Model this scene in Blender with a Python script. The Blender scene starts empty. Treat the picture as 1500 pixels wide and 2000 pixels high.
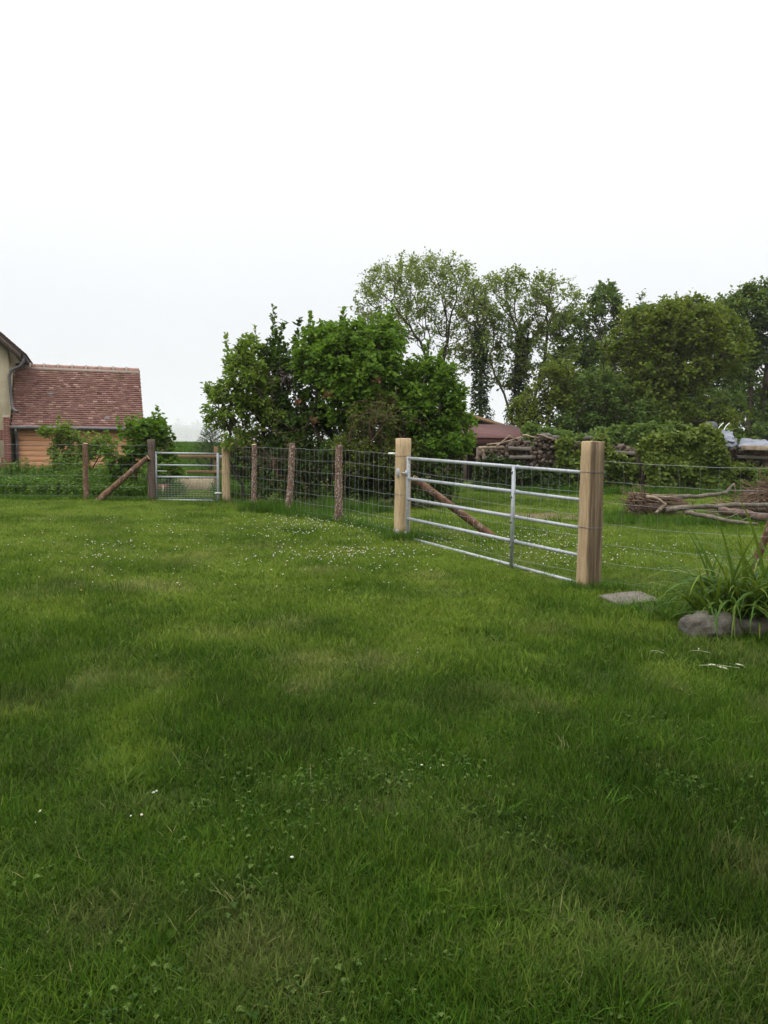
import bpy, bmesh, math
import numpy as np
from mathutils import Matrix, Vector, Euler

# ------------------------------------------------------------------ camera, sky, sun, exposure
scene = bpy.context.scene
COL = scene.collection
F_PX, CX, CY = 1600.0, 750.0, 1000.0            # focal length and centre for a 1500x2000 frame
EYE = 1.5
CAM_R = Matrix.Rotation(math.radians(90 - 4.8), 3, 'X') @ Matrix.Rotation(0.012, 3, 'Z')
cam_d = bpy.data.cameras.new('camera')
cam_d.sensor_fit = 'VERTICAL'; cam_d.sensor_height = 36.0; cam_d.sensor_width = 36.0
cam_d.lens = 36.0 * F_PX / 2000.0
cam_d.clip_start = 0.05; cam_d.clip_end = 14000
cam = bpy.data.objects.new('camera', cam_d); COL.objects.link(cam)
cam.matrix_world = Matrix.Translation((0, 0, EYE)) @ CAM_R.to_4x4()
scene.camera = cam

SUN_AZ = math.radians(235)      # compass style, clockwise from +Y
SUN_EL = math.radians(52)
sd = Vector((math.sin(SUN_AZ) * math.cos(SUN_EL), math.cos(SUN_AZ) * math.cos(SUN_EL), math.sin(SUN_EL)))
world = bpy.data.worlds.new('World'); scene.world = world; world.use_nodes = True
wn = world.node_tree.nodes; wl = world.node_tree.links; wn.clear()
w_out = wn.new('ShaderNodeOutputWorld'); w_bg = wn.new('ShaderNodeBackground')
sky = wn.new('ShaderNodeTexSky'); sky.sky_type = 'NISHITA'; sky.sun_disc = False
sky.sun_elevation = SUN_EL; sky.sun_rotation = SUN_AZ; sky.air_density = 1.0; sky.dust_density = 4.0
w_tc = wn.new('ShaderNodeTexCoord'); w_sep = wn.new('ShaderNodeSeparateXYZ')
wl.new(w_tc.outputs['Generated'], w_sep.inputs[0])
w_cl = wn.new('ShaderNodeMapRange'); w_cl.inputs['From Min'].default_value = -0.02; w_cl.inputs['From Max'].default_value = 1.0
w_cl.inputs['To Min'].default_value = 0.0; w_cl.inputs['To Max'].default_value = 1.0
wl.new(w_sep.outputs['Z'], w_cl.inputs['Value'])
w_ramp = wn.new('ShaderNodeValToRGB')           # an even overcast: dimmest at the horizon, brightest overhead
e = w_ramp.color_ramp.elements
e[0].position = 0.0; e[0].color = (0.59, 0.602, 0.628, 1)
e[1].position = 1.0; e[1].color = (2.5, 2.5, 2.5, 1)
m = e.new(0.16); m.color = (0.65, 0.658, 0.678, 1)
m = e.new(0.34); m.color = (0.79, 0.795, 0.81, 1)
m = e.new(0.62); m.color = (1.5, 1.5, 1.5, 1)
wl.new(w_cl.outputs[0], w_ramp.inputs[0])
w_n = wn.new('ShaderNodeTexNoise'); w_n.inputs['Scale'].default_value = 1.6; w_n.inputs['Detail'].default_value = 3
wl.new(w_tc.outputs['Generated'], w_n.inputs['Vector'])
w_nr = wn.new('ShaderNodeMapRange'); w_nr.inputs['To Min'].default_value = 0.93; w_nr.inputs['To Max'].default_value = 1.07
wl.new(w_n.outputs[0], w_nr.inputs['Value'])
w_mul = wn.new('ShaderNodeVectorMath'); w_mul.operation = 'SCALE'
wl.new(w_ramp.outputs[0], w_mul.inputs[0]); wl.new(w_nr.outputs[0], w_mul.inputs['Scale'])
w_sk = wn.new('ShaderNodeVectorMath'); w_sk.operation = 'SCALE'; w_sk.inputs['Scale'].default_value = 0.008
wl.new(sky.outputs[0], w_sk.inputs[0])
w_add = wn.new('ShaderNodeVectorMath'); w_add.operation = 'ADD'
wl.new(w_mul.outputs[0], w_add.inputs[0]); wl.new(w_sk.outputs[0], w_add.inputs[1])
wl.new(w_add.outputs[0], w_bg.inputs[0]); w_bg.inputs[1].default_value = 1.0
wl.new(w_bg.outputs[0], w_out.inputs[0])

sun_d = bpy.data.lights.new('sun', 'SUN'); sun_d.energy = 0.7; sun_d.angle = math.radians(25); sun_d.color = (1, 0.98, 0.95)
sun = bpy.data.objects.new('sun', sun_d); COL.objects.link(sun)
sun.rotation_euler = sd.to_track_quat('Z', 'Y').to_euler()

vs = scene.view_settings
vs.view_transform = 'Standard'; vs.look = 'None'; vs.exposure = 0.4; vs.gamma = 1.0; vs.use_curve_mapping = False
scene.cycles.max_bounces = 5; scene.cycles.diffuse_bounces = 3; scene.cycles.glossy_bounces = 2; scene.cycles.transmission_bounces = 3; scene.cycles.transparent_max_bounces = 8
scene.cycles.volume_bounces = 1
scene.cycles.use_denoising = True
scene.cycles.sample_clamp_indirect = 6

# ------------------------------------------------------------------ helpers
R = np.random.default_rng
def ss(a, b, x):
    t = np.clip((np.asarray(x, float) - a) / (b - a), 0, 1); return t * t * (3 - 2 * t)
def _hash(ix, iy, seed):
    h = (ix.astype(np.int64) * 374761393 + iy.astype(np.int64) * 668265263 + seed * 1442695041) & 0xffffffff
    h = ((h ^ (h >> 13)) * 1274126177) & 0xffffffff
    return ((h ^ (h >> 16)) & 0xffff) / 65535.0
def vn(x, y, scale, seed=0):
    x = np.asarray(x, float) / scale; y = np.asarray(y, float) / scale
    x0 = np.floor(x); y0 = np.floor(y); fx = x - x0; fy = y - y0
    fx = fx * fx * (3 - 2 * fx); fy = fy * fy * (3 - 2 * fy)
    a = _hash(x0, y0, seed); b = _hash(x0 + 1, y0, seed); c = _hash(x0, y0 + 1, seed); d = _hash(x0 + 1, y0 + 1, seed)
    return (a * (1 - fx) + b * fx) * (1 - fy) + (c * (1 - fx) + d * fx) * fy
def fbm(x, y, scale, seed=0, octv=3):
    s = 0; a = 1; t = 0
    for i in range(octv):
        s = s + a * vn(x, y, scale / 2 ** i, seed + i * 17); t += a; a *= .5
    return s / t
def T(x, y):
    """height of the ground"""
    x = np.asarray(x, float); y = np.asarray(y, float)
    z = 0.2 * ss(3.5, 13.5, y) + 1.0 * ss(30, 58, y)
    z = z + (fbm(x, y, 2.2, 5, 2) - .5) * 0.055 * ss(1, 6, y)
    z = z - 40 * ss(60, 900, y) + (112 + 40 * (fbm(x, y, 1100, 9, 3) - .5)) * ss(3000, 6000, y)
    return z
def at(px, py, Y):
    """the point at distance Y straight ahead that lies on the sight line of pixel (px, py)"""
    d = CAM_R @ Vector(((px - CX) / F_PX, -(py - CY) / F_PX, -1))
    k = Y / d.y
    return np.array([d.x * k, Y, EYE + d.z * k])
def X_at(px, Y): return at(px, 900, Y)[0]
def nrm(v):
    return v / np.maximum(np.linalg.norm(v, axis=-1, keepdims=True), 1e-9)

def mesh(name, V, F, mats, attrs=None, mi=None, smooth=False):
    V = np.asarray(V, np.float32).reshape(-1, 3)
    Fs = F if isinstance(F, list) else [F]
    Fs = [np.asarray(f, np.int32) for f in Fs if len(f)]
    me = bpy.data.meshes.new(name)
    me.vertices.add(len(V)); me.vertices.foreach_set('co', V.ravel())
    tot = np.concatenate([np.full(len(f), f.shape[1], np.int32) for f in Fs])
    idx = np.concatenate([f.ravel() for f in Fs])
    me.loops.add(len(idx)); me.loops.foreach_set('vertex_index', idx)
    me.polygons.add(len(tot))
    st = np.zeros(len(tot), np.int32); st[1:] = np.cumsum(tot)[:-1]
    me.polygons.foreach_set('loop_start', st)
    if smooth: me.polygons.foreach_set('use_smooth', np.ones(len(tot), bool))
    for mt in (mats if isinstance(mats, (list, tuple)) else [mats]): me.materials.append(mt)
    if mi is not None: me.polygons.foreach_set('material_index', np.asarray(mi, np.int32))
    me.update(calc_edges=True)
    for k, v in (attrs or {}).items():
        a = me.attributes.new(k, 'FLOAT', 'POINT'); a.data.foreach_set('value', np.asarray(v, np.float32))
    return me
def link(name, me, parent=None):
    o = bpy.data.objects.new(name, me); COL.objects.link(o)
    if parent is not None: o.parent = parent
    return o
def root_of(o):
    off = np.zeros(3)
    while o is not None:
        off += np.array(o.location); o = o.parent
    return off
def part(name, V, F, mats, parent=None, attrs=None, mi=None, smooth=False):
    """world-space verts made local to an unrotated parent"""
    V = np.asarray(V, float).reshape(-1, 3)
    if parent is not None: V = V - root_of(parent)
    return link(name, mesh(name, V, F, mats, attrs, mi, smooth), parent)
def tag(o, label=None, cat=None, group=None, kind=None):
    if label: o['label'] = label
    if cat: o['category'] = cat
    if group: o['group'] = group
    if kind: o['kind'] = kind
    return o
def thing(name, label, cat, loc=(0, 0, 0), rz=0, group=None):
    o = bpy.data.objects.new(name, None); COL.objects.link(o)
    o.location = loc; o.rotation_euler = (0, 0, rz); o.empty_display_size = .1
    return tag(o, label, cat, group)

def box_vf(x0, x1, y0, y1, z0, z1):
    V = np.array([[x, y, z] for z in (z0, z1) for y in (y0, y1) for x in (x0, x1)], float)
    F = np.array([[0, 2, 3, 1], [4, 5, 7, 6], [0, 1, 5, 4], [2, 6, 7, 3], [0, 4, 6, 2], [1, 3, 7, 5]])
    return V, F
def bevel_box(x0, x1, y0, y1, z0, z1, bev=.004, cuts=0, jit=0, seed=0):
    bm = bmesh.new()
    bmesh.ops.create_cube(bm, size=1)
    for v in bm.verts:
        v.co = ((x0 + x1) / 2 + v.co.x * (x1 - x0), (y0 + y1) / 2 + v.co.y * (y1 - y0), (z0 + z1) / 2 + v.co.z * (z1 - z0))
    if cuts:
        d = (x1 - x0, y1 - y0, z1 - z0); ax = int(np.argmax(d))
        es = [ed for ed in bm.edges if abs((ed.verts[0].co - ed.verts[1].co)[ax]) > 1e-5 and
              abs((ed.verts[0].co - ed.verts[1].co)[ax]) > .9 * d[ax]]
        bmesh.ops.subdivide_edges(bm, edges=es, cuts=cuts, use_grid_fill=True)
    if bev:
        es = [ed for ed in bm.edges if len(ed.link_faces) == 2 and ed.calc_face_angle() > .5]
        bmesh.ops.bevel(bm, geom=es, offset=bev, segments=1, affect='EDGES', profile=.5)
    rg = R(seed)
    bm.verts.ensure_lookup_table()
    V = np.array([v.co[:] for v in bm.verts])
    if jit: V = V + rg.normal(0, jit, V.shape)
    fd = {}
    for f in bm.faces: fd.setdefault(len(f.verts), []).append([v.index for v in f.verts])
    bm.free()
    return V, [np.array(x) for x in fd.values()]
def frames(D):
    D = nrm(D); up = np.where(np.abs(D[:, 2:3]) > .9, np.array([[1., 0, 0]]), np.array([[0, 0, 1.]]))
    A = nrm(np.cross(up, D)); B = np.cross(D, A)
    return A, B
def tube(P, r, n=8, jit=0, seed=0, cap=True):
    """a tube along points P with radius r (scalar or per point); returns V, [quads, caps]"""
    P = np.asarray(P, float); m = len(P); r = np.broadcast_to(np.asarray(r, float), (m,))
    D = np.gradient(P, axis=0); D = nrm(D)
    A0, _ = frames(D[:1]); A = np.zeros_like(P); a = A0[0]
    for i in range(m):
        a = a - D[i] * np.dot(a, D[i]); a = a / max(np.linalg.norm(a), 1e-9); A[i] = a
    B = np.cross(D, A)
    th = np.arange(n) / n * 2 * np.pi
    rr = r[:, None] * (1 + (R(seed).normal(0, jit, (m, n)) if jit else 0))
    V = P[:, None] + rr[..., None] * (np.cos(th)[None, :, None] * A[:, None] + np.sin(th)[None, :, None] * B[:, None])
    V = V.reshape(-1, 3)
    i, j = np.meshgrid(np.arange(m - 1), np.arange(n), indexing='ij')
    q = np.stack([i * n + j, i * n + (j + 1) % n, (i + 1) * n + (j + 1) % n, (i + 1) * n + j], -1).reshape(-1, 4)
    Fs = [q]
    if cap: Fs.append(np.array([np.arange(n)[::-1], (m - 1) * n + np.arange(n)]))
    return V, Fs
def merge(parts):
    V = []; F = {}; o = 0
    for v, f in parts:
        v = np.asarray(v).reshape(-1, 3); V.append(v)
        for g in (f if isinstance(f, list) else [f]):
            g = np.asarray(g)
            if len(g): F.setdefault(g.shape[1], []).append(g + o)
        o += len(v)
    return np.concatenate(V), [np.concatenate(x) for x in F.values()]
def segs(P0, P1, r0, r1, n=4):
    """many straight tapered tubes at once"""
    P0 = np.asarray(P0, float); P1 = np.asarray(P1, float); m = len(P0)
    A, B = frames(P1 - P0); th = np.arange(n) / n * 2 * np.pi
    ring = np.cos(th)[None, :, None] * A[:, None] + np.sin(th)[None, :, None] * B[:, None]
    r0 = np.broadcast_to(r0, (m,))[:, None, None]; r1 = np.broadcast_to(r1, (m,))[:, None, None]
    V = np.concatenate([P0[:, None] + r0 * ring, P1[:, None] + r1 * ring], 1).reshape(-1, 3)
    j = np.arange(n); b = np.arange(m)[:, None] * 2 * n
    q = np.stack([b + j, b + (j + 1) % n, b + n + (j + 1) % n, b + n + j], -1).reshape(-1, 4)
    return V, [q]

# ------------------------------------------------------------------ materials
class NT:
    def __init__(s, name):
        s.m = bpy.data.materials.new(name); s.m.use_nodes = True
        s.t = s.m.node_tree; s.t.nodes.clear()
        s.out = s.n('ShaderNodeOutputMaterial'); s.b = s.n('ShaderNodeBsdfPrincipled')
        s.l(s.b.outputs[0], s.out.inputs[0])
    def n(s, t, **k):
        x = s.t.nodes.new(t)
        for a, v in k.items(): setattr(x, a, v)
        return x
    def l(s, a, b): s.t.links.new(a, b)
    def coord(s, scale=(1, 1, 1), kind='Object', rot=(0, 0, 0)):
        c = s.n('ShaderNodeTexCoord'); mp = s.n('ShaderNodeMapping')
        mp.inputs['Scale'].default_value = scale; mp.inputs['Rotation'].default_value = rot
        s.l(c.outputs[kind], mp.inputs[0]); return mp.outputs[0]
    def noise(s, vec, scale=5, detail=4, rough=.6, dist=0):
        x = s.n('ShaderNodeTexNoise'); x.inputs['Scale'].default_value = scale; x.inputs['Detail'].default_value = detail
        x.inputs['Roughness'].default_value = rough; x.inputs['Distortion'].default_value = dist
        s.l(vec, x.inputs['Vector']); return x.outputs[0]
    def ramp(s, fac, stops):
        x = s.n('ShaderNodeValToRGB'); el = x.color_ramp.elements
        el[0].position = stops[0][0]; el[0].color = (*stops[0][1], 1)
        el[1].position = stops[-1][0]; el[1].color = (*stops[-1][1], 1)
        for p, c in stops[1:-1]: el.new(p).color = (*c, 1)
        s.l(fac, x.inputs[0]); return x.outputs[0]
    def mix(s, fac, a, b, mode='MIX'):
        x = s.n('ShaderNodeMix', data_type='RGBA', blend_type=mode)
        for i, v in ((0, fac), (6, a), (7, b)):
            if isinstance(v, (int, float)): x.inputs[i].default_value = v
            elif isinstance(v, tuple): x.inputs[i].default_value = (*v, 1)
            else: s.l(v, x.inputs[i])
        return x.outputs[2]
    def attr(s, name, inst=False):
        x = s.n('ShaderNodeAttribute', attribute_name=name)
        if inst: x.attribute_type = 'INSTANCER'
        return x.outputs['Fac']
    def bump(s, h, strength=.5, dist=.01):
        x = s.n('ShaderNodeBump'); x.inputs['Strength'].default_value = strength; x.inputs['Distance'].default_value = dist
        s.l(h, x.inputs['Height']); s.l(x.outputs[0], s.b.inputs['Normal'])
    def col(s, c):
        if isinstance(c, tuple): s.b.inputs['Base Color'].default_value = (*c, 1)
        else: s.l(c, s.b.inputs['Base Color'])
    def set(s, rough=.7, metal=0, spec=.5):
        s.b.inputs['Roughness'].default_value = rough; s.b.inputs['Metallic'].default_value = metal
        s.b.inputs['Specular IOR Level'].default_value = spec; return s
    def translucent(s, col, amount=.35):
        tr = s.n('ShaderNodeBsdfTranslucent'); mx = s.n('ShaderNodeMixShader'); mx.inputs[0].default_value = amount
        if isinstance(col, tuple): tr.inputs[0].default_value = (*col, 1)
        else: s.l(col, tr.inputs[0])
        s.l(s.b.outputs[0], mx.inputs[1]); s.l(tr.outputs[0], mx.inputs[2]); s.l(mx.outputs[0], s.out.inputs[0])

def m_leaf(name, dark, mid, light, amount=.35, rough=.5):
    dark, mid, light = [(q_[0], q_[1], q_[2] * .62) if q_[1] > q_[0] else q_ for q_ in (dark, mid, light)]
    t = NT(name); c = t.ramp(t.attr('tint'), [(0, dark), (.55, mid), (1, light)])
    t.col(c); t.set(rough, 0, .12)
    c2 = t.mix(.5, c, (light[0] * 1.2, light[1] * 1.25, light[2] * .7)); t.translucent(c2, amount); return t.m
def m_blade(name, dark, mid, light, dry):
    t = NT(name); c = t.ramp(t.attr('tint', True), [(0, dark), (.5, mid), (1, light)])
    tv = t.attr('bl'); c = t.mix(.5, c, t.mix(tv, dark, t.mix(.5, mid, light)))
    c = t.mix(t.attr('dry', True), c, dry)
    t.col(c); t.set(.65, 0, .06); t.translucent(c, .3); return t.m
def m_wood(name, a, b, c, grain=(14, 14, 1.3), bump=.5, stain=.35, stain_col=(.12, .09, .06), foot=False):
    t = NT(name); v = t.coord(grain)
    g = t.noise(v, 3, 6, .65, .6); f = t.noise(t.coord((60, 60, 3)), 2, 3, .6)
    col = t.ramp(g, [(.28, a), (.5, b), (.72, c)])
    col = t.mix(.35, col, t.ramp(f, [(.3, a), (.7, c)]), 'MULTIPLY') if False else t.mix(.3, col, t.ramp(f, [(.35, a), (.65, c)]))
    st = t.noise(t.coord((3, 3, 1.1)), 2.2, 5, .7)
    col = t.mix(t.ramp(st, [(.52, (0, 0, 0)), (.75, (stain,) * 3)]), col, stain_col)
    crk = t.noise(t.coord(tuple(q_ * 2.6 if q_ > 5 else q_ * .35 for q_ in grain)), 3, 3, .5, .3); cr = t.ramp(crk, [(.62, (0, 0, 0)), (.68, (.7,) * 3)])
    col = t.mix(cr, col, tuple(q_ * .35 for q_ in a))
    if foot:
        cz = t.n('ShaderNodeTexCoord'); sz = t.n('ShaderNodeSeparateXYZ'); t.l(cz.outputs['Object'], sz.inputs[0]); ad = t.n('ShaderNodeMath', operation='MULTIPLY_ADD'); ad.inputs[1].default_value = .35; t.l(st, ad.inputs[0]); t.l(sz.outputs[2], ad.inputs[2])
        col = t.mix(t.ramp(ad.outputs[0], [(.17, (.75,) * 3), (.36, (0, 0, 0))]), col, (.09, .075, .04))
    t.col(col); t.set(.8, 0, .25); t.bump(t.mix(cr, g, (0, 0, 0)), bump, .01); return t.m
def m_bark(name, a, b, c, scale=9, pale=None, pale_at=.62):
    t = NT(name); v = t.coord((1, 1, .45))
    n1 = t.noise(v, scale, 6, .7, .4); n2 = t.noise(t.coord((1, 1, .8)), scale * 2.1, 4, .6)
    col = t.ramp(n1, [(.3, a), (.5, b), (.7, c)])
    if pale: col = t.mix(t.ramp(n2, [(pale_at, (0, 0, 0)), (pale_at + .1, (.85,) * 3)]), col, pale)
    t.col(col); t.set(.9, 0, .2); t.bump(n1, .8, .02); return t.m
def m_plain(name, a, b, scale=6, rough=.8, metal=0, bump=.3, bd=.005):
    t = NT(name); n1 = t.noise(t.coord(), scale, 6, .65)
    t.col(t.ramp(n1, [(.3, a), (.7, b)])); t.set(rough, metal, .35); t.bump(n1, bump, bd); return t.m

M = {}
M['timber'] = m_wood('new_timber', (.32, .22, .12), (.46, .34, .20), (.57, .445, .28), stain=.55, stain_col=(.17, .12, .075), foot=True)
M['timber_worn_shade'] = m_wood('weathered_timber', (.14, .095, .06), (.24, .165, .10), (.33, .235, .15), stain=.75, stain_col=(.065, .05, .038))
M['timber_dark'] = m_wood('dark_timber', (.05, .035, .028), (.095, .068, .052), (.16, .12, .095))
t = NT('streaked_shaded_timber'); v = t.coord((14, 14, 1.3)); g_ = t.noise(v, 3, 6, .65, .6)
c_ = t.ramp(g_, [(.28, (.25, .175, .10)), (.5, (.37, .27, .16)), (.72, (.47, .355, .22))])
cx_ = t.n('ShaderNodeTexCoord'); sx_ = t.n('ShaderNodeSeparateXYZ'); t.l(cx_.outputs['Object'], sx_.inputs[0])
side_shade_ = t.ramp(sx_.outputs[0], [(.06, (0, 0, 0)), (.08, (.95,) * 3)])  # one face painted darker as its shaded side, broken by weathered streaks
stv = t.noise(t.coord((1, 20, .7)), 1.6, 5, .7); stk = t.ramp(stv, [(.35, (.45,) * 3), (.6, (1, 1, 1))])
c_ = t.mix(t.mix(1.0, side_shade_, stk, 'MULTIPLY'), c_, (.075, .053, .035))
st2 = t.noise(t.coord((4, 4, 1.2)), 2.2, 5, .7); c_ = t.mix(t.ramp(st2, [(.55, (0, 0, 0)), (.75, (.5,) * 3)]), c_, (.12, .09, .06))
t.col(c_); t.set(.85, 0, .2); t.bump(g_, .6, .008); M['timber_worn_shade'] = t.m
M['rail'] = m_wood('rail_timber', (.14, .08, .04), (.22, .13, .07), (.3, .19, .1), grain=(1.3, 14, 14))
M['siding'] = m_wood('siding_wood', (.50, .23, .115), (.62, .31, .165), (.70, .39, .22), grain=(1.0, 9, 9), stain=.2, stain_col=(.3, .17, .09))
M['bark'] = m_bark('post_bark', (.06, .036, .026), (.13, .08, .058), (.21, .145, .11), 16, (.40, .34, .29), .52)
M['bark_red'] = m_bark('peeled_bark', (.06, .032, .02), (.13, .07, .042), (.21, .12, .075), 10, (.26, .22, .185), .55)
M['bark_tree'] = m_bark('tree_bark', (.03, .025, .02), (.065, .05, .038), (.11, .09, .07), 5)
M['bark_grey'] = m_bark('branch_bark', (.05, .042, .034), (.12, .10, .078), (.20, .17, .13), 9)
M['bark_pink'] = m_bark('log_bark', (.05, .034, .027), (.12, .082, .065), (.21, .15, .12), 14)
M['twig'] = m_bark('dead_twig', (.05, .03, .02), (.12, .075, .05), (.2, .14, .1), 6)
M['twig_pale'] = m_bark('pale_twig', (.15, .11, .08), (.26, .20, .14), (.38, .30, .22), 6)
M['timber_grey'] = m_wood('grey_timber', (.10, .085, .07), (.17, .15, .125), (.26, .23, .2), grain=(1.3, 14, 14))
M['cut'] = m_plain('cut_wood', (.36, .26, .15), (.52, .40, .25), 20)
t = NT('galvanised'); nz = t.noise(t.coord((6, 6, 6)), 6, 5, .65)
t.col(t.ramp(nz, [(.3, (.26, .28, .30)), (.7, (.42, .445, .47))])); t.set(.55, .35, .5); t.bump(nz, .12, .002); M['galv'] = t.m
t = NT('wire'); t.col((.30, .31, .32)); t.set(.5, .4, .5); M['wire'] = t.m
t = NT('fence_wire'); t.col((.50, .52, .54)); t.set(.6, .2, .4); M['wire_pale'] = t.m
t = NT('steel_dark'); t.col((.16, .165, .17)); t.set(.5, .6, .5); M['steel'] = t.m
t = NT('blue_plastic'); t.col((.03, .05, .22)); t.set(.45); M['blue'] = t.m
t = NT('white_plastic'); t.col((.75, .75, .73)); t.set(.45); M['white'] = t.m
M['render'] = m_plain('cream_render', (.46, .385, .24), (.62, .54, .38), 2.2, .9, 0, .25, .01)
M['mortar'] = m_plain('mortar', (.24, .19, .155), (.34, .28, .23), 18, .9)
M['brick'] = m_plain('red_brick', (.13, .045, .035), (.25, .09, .065), 9, .9)
M['zinc'] = m_plain('zinc', (.085, .08, .085), (.14, .135, .14), 4, .55, .4, .1)
M['ridge'] = m_plain('ridge_tile', (.22, .115, .09), (.33, .195, .155), 8, .85)
M['lime'] = m_plain('ridge_mortar', (.26, .21, .175), (.37, .31, .26), 14, .9)
M['fascia'] = m_plain('dark_fascia', (.05, .035, .03), (.10, .07, .06), 8, .8)
t = NT('roof_tiles'); a_ = t.attr('tint'); c_ = t.ramp(a_, [(0, (.12, .06, .052)), (.35, (.20, .103, .085)), (.65, (.265, .148, .12)), (.86, (.36, .225, .18)), (1, (.46, .33, .26))])
mo = t.noise(t.coord((.9, .9, .5)), 1.7, 5, .7); c_ = t.mix(t.ramp(mo, [(.56, (0, 0, 0)), (.78, (.55,) * 3)]), c_, (.13, .115, .035))
t.col(c_); t.set(.85, 0, .25); t.bump(t.noise(t.coord(), 30, 3), .3, .004); M['tiles'] = t.m
M['shed_roof'] = m_plain('shed_roof', (.06, .022, .02), (.105, .038, .032), 2.5, .7, 0, .2)
M['shed_dark'] = m_plain('shed_boards', (.035, .015, .012), (.07, .028, .022), 5, .9)
M['rock'] = m_plain('rock', (.04, .037, .028), (.16, .148, .122), 11, .9, 0, 1, .05)
M['slab'] = m_plain('stone_slab', (.075, .065, .052), (.15, .13, .105), 9, .9, 0, .6, .01)
M['tarp'] = m_plain('tarpaulin', (.06, .07, .10), (.17, .185, .225), 3, .35, 0, .2)
M['tarp_dark'] = m_plain('dark_sheet', (.03, .033, .045), (.11, .12, .15), 4, .4)
M['log_bark'] = m_bark('firewood_bark', (.05, .035, .026), (.11, .08, .058), (.19, .145, .11), 12)
t = NT('firewood_end'); oi = t.n('ShaderNodeObjectInfo'); nz = t.noise(t.coord(), 14, 5, .7)
c_ = t.mix(nz, t.ramp(oi.outputs['Random'], [(0, (.07, .05, .04)), (.5, (.15, .11, .085)), (.85, (.24, .185, .145)), (1, (.36, .30, .25))]), (.06, .045, .036))
t.col(c_); t.set(.9, 0, .2); t.bump(nz, .6, .01); M['log_end'] = t.m
M['straw'] = m_plain('straw', (.58, .48, .32), (.76, .66, .48), 12, .8)
M['stump'] = m_bark('stump', (.06, .025, .02), (.14, .06, .05), (.24, .12, .1), 12)
t = NT('grey_drum'); t.col((.10, .105, .12)); t.set(.6, .2); M['drum'] = t.m
M['hill'] = m_plain('far_hill', (.04, .06, .03), (.09, .10, .05), .01, .95, 0, 0)

# ------------------------------------------------------------------ ground
def spaced(a, b, s0, g):
    o = [a]; s = s0
    while o[-1] < b: o.append(o[-1] + s); s *= g
    return o
ys = np.array(sorted(set([-v for v in spaced(1, 60, 1, 1.4)] + list(np.arange(-1, 28, .22)) + spaced(28, 6700, .6, 1.045))))
xr = np.array(spaced(12, 6400, .4, 1.09)); xs = np.concatenate([-xr[::-1], np.arange(-11.75, 12, .25), xr])
gx, gy = np.meshgrid(xs, ys); gz = T(gx, gy)
SOIL = [(X_at(1245, 7.35), 7.3, .25, .2, 1.6), (-1.1, 17.7, 2.5, 1.35, 1.6), (at(1065, 998, 14.7)[0], 14.9, 1.0, .8, 1.7), (at(960, 990, 15.5)[0], 16.0, .5, .35, .6), (at(1300, 1196, 7.0)[0], 6.95, .35, .22, .9), (at(1200, 1010, 13)[0], 13.2, 1.4, .5, .55),
        (at(520, 1035, 12.5)[0], 12.2, .22, .12, .6), (at(410, 1078, 10.6)[0], 10.4, .3, .14, .5), (at(205, 1083, 10.2)[0], 10.2, .10, .06, .8), (at(1150, 1740, 2.8)[0], 2.75, .25, .10, .45), (at(1420, 1760, 2.7)[0], 2.7, .16, .08, .6),
        (at(1300, 1900, 2.3)[0], 2.35, .3, .12, .4), (at(1450, 1245, 6.1)[0], 6.0, .5, .22, .7)]
def soil(x, y):
    s = 0 * np.asarray(x, float)
    for cx, cy, rx, ry, k in SOIL:
        d = ((x - cx) / rx) ** 2 + ((y - cy) / ry) ** 2
        s = np.maximum(s, k * np.clip(1.35 - d, 0, 1))
    return np.clip(s * (.4 + 1.2 * fbm(x, y, .35, 71, 3)), 0, 1)
t = NT('ground_soil'); v = t.coord()
n1 = t.noise(v, .5, 6, .65); n2 = t.noise(v, 22, 5, .7)
gr = t.ramp(n1, [(.35, (.035, .055, .014)), (.52, (.065, .085, .024)), (.68, (.095, .108, .036))])
gr = t.mix(t.ramp(n2, [(.42, (0, 0, 0)), (.7, (.55,) * 3)]), gr, (.055, .042, .024))
so = t.ramp(n2, [(.3, (.09, .06, .038)), (.7, (.19, .135, .088))])
t.col(t.mix(t.attr('soil'), gr, so)); t.set(.95, 0, .15); t.bump(n2, .6, .03); M['ground'] = t.m
ny, nx = gx.shape
i, j = np.meshgrid(np.arange(ny - 1), np.arange(nx - 1), indexing='ij')
q = np.stack([i * nx + j, i * nx + j + 1, (i + 1) * nx + j + 1, (i + 1) * nx + j], -1).reshape(-1, 4)
ground = part('ground', np.stack([gx, gy, gz], -1), q, M['ground'], None, {'soil': soil(gx, gy).ravel()}, smooth=True)
tag(ground, 'grassy ground of garden, paddock and far field', 'ground', kind='structure')

# ------------------------------------------------------------------ house with tiled annexe (left edge)
HA = math.radians(20)
H0 = at(30, 900, 28.6); H0 = np.array([H0[0], 28.6, float(T(H0[0], 28.6)) - .05])
z0 = H0[2]
house = thing('house', 'cream rendered house end with brick quoin and zinc downpipe at picture edge', 'house', tuple(H0), HA)
annexe = thing('annexe', 'low annexe with orange board siding under a red plain tile roof', 'building', tuple(H0), HA)
def lp(name, V, F, mats, parent, **k):          # local coordinates of a rotated parent
    return link(name, mesh(name, V, F, mats, **k), parent)
W, DP = 4.17, 3.8
EZ, RZ = 2.21 - z0, 4.17 - z0
def gable_prism(x0, x1, y0, y1, zb, ze, zr):
    ym = (y0 + y1) / 2
    V = [[x, y, z] for x in (x0, x1) for (y, z) in ((y0, zb), (y1, zb), (y1, ze), (ym, zr), (y0, ze))]
    F5 = np.array([[4, 3, 2, 1, 0], [5, 6, 7, 8, 9]])
    F4 = np.array([[0, 1, 6, 5], [1, 2, 7, 6], [2, 3, 8, 7], [3, 4, 9, 8], [4, 0, 5, 9]])
    return np.array(V, float), [F5, F4]
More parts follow.
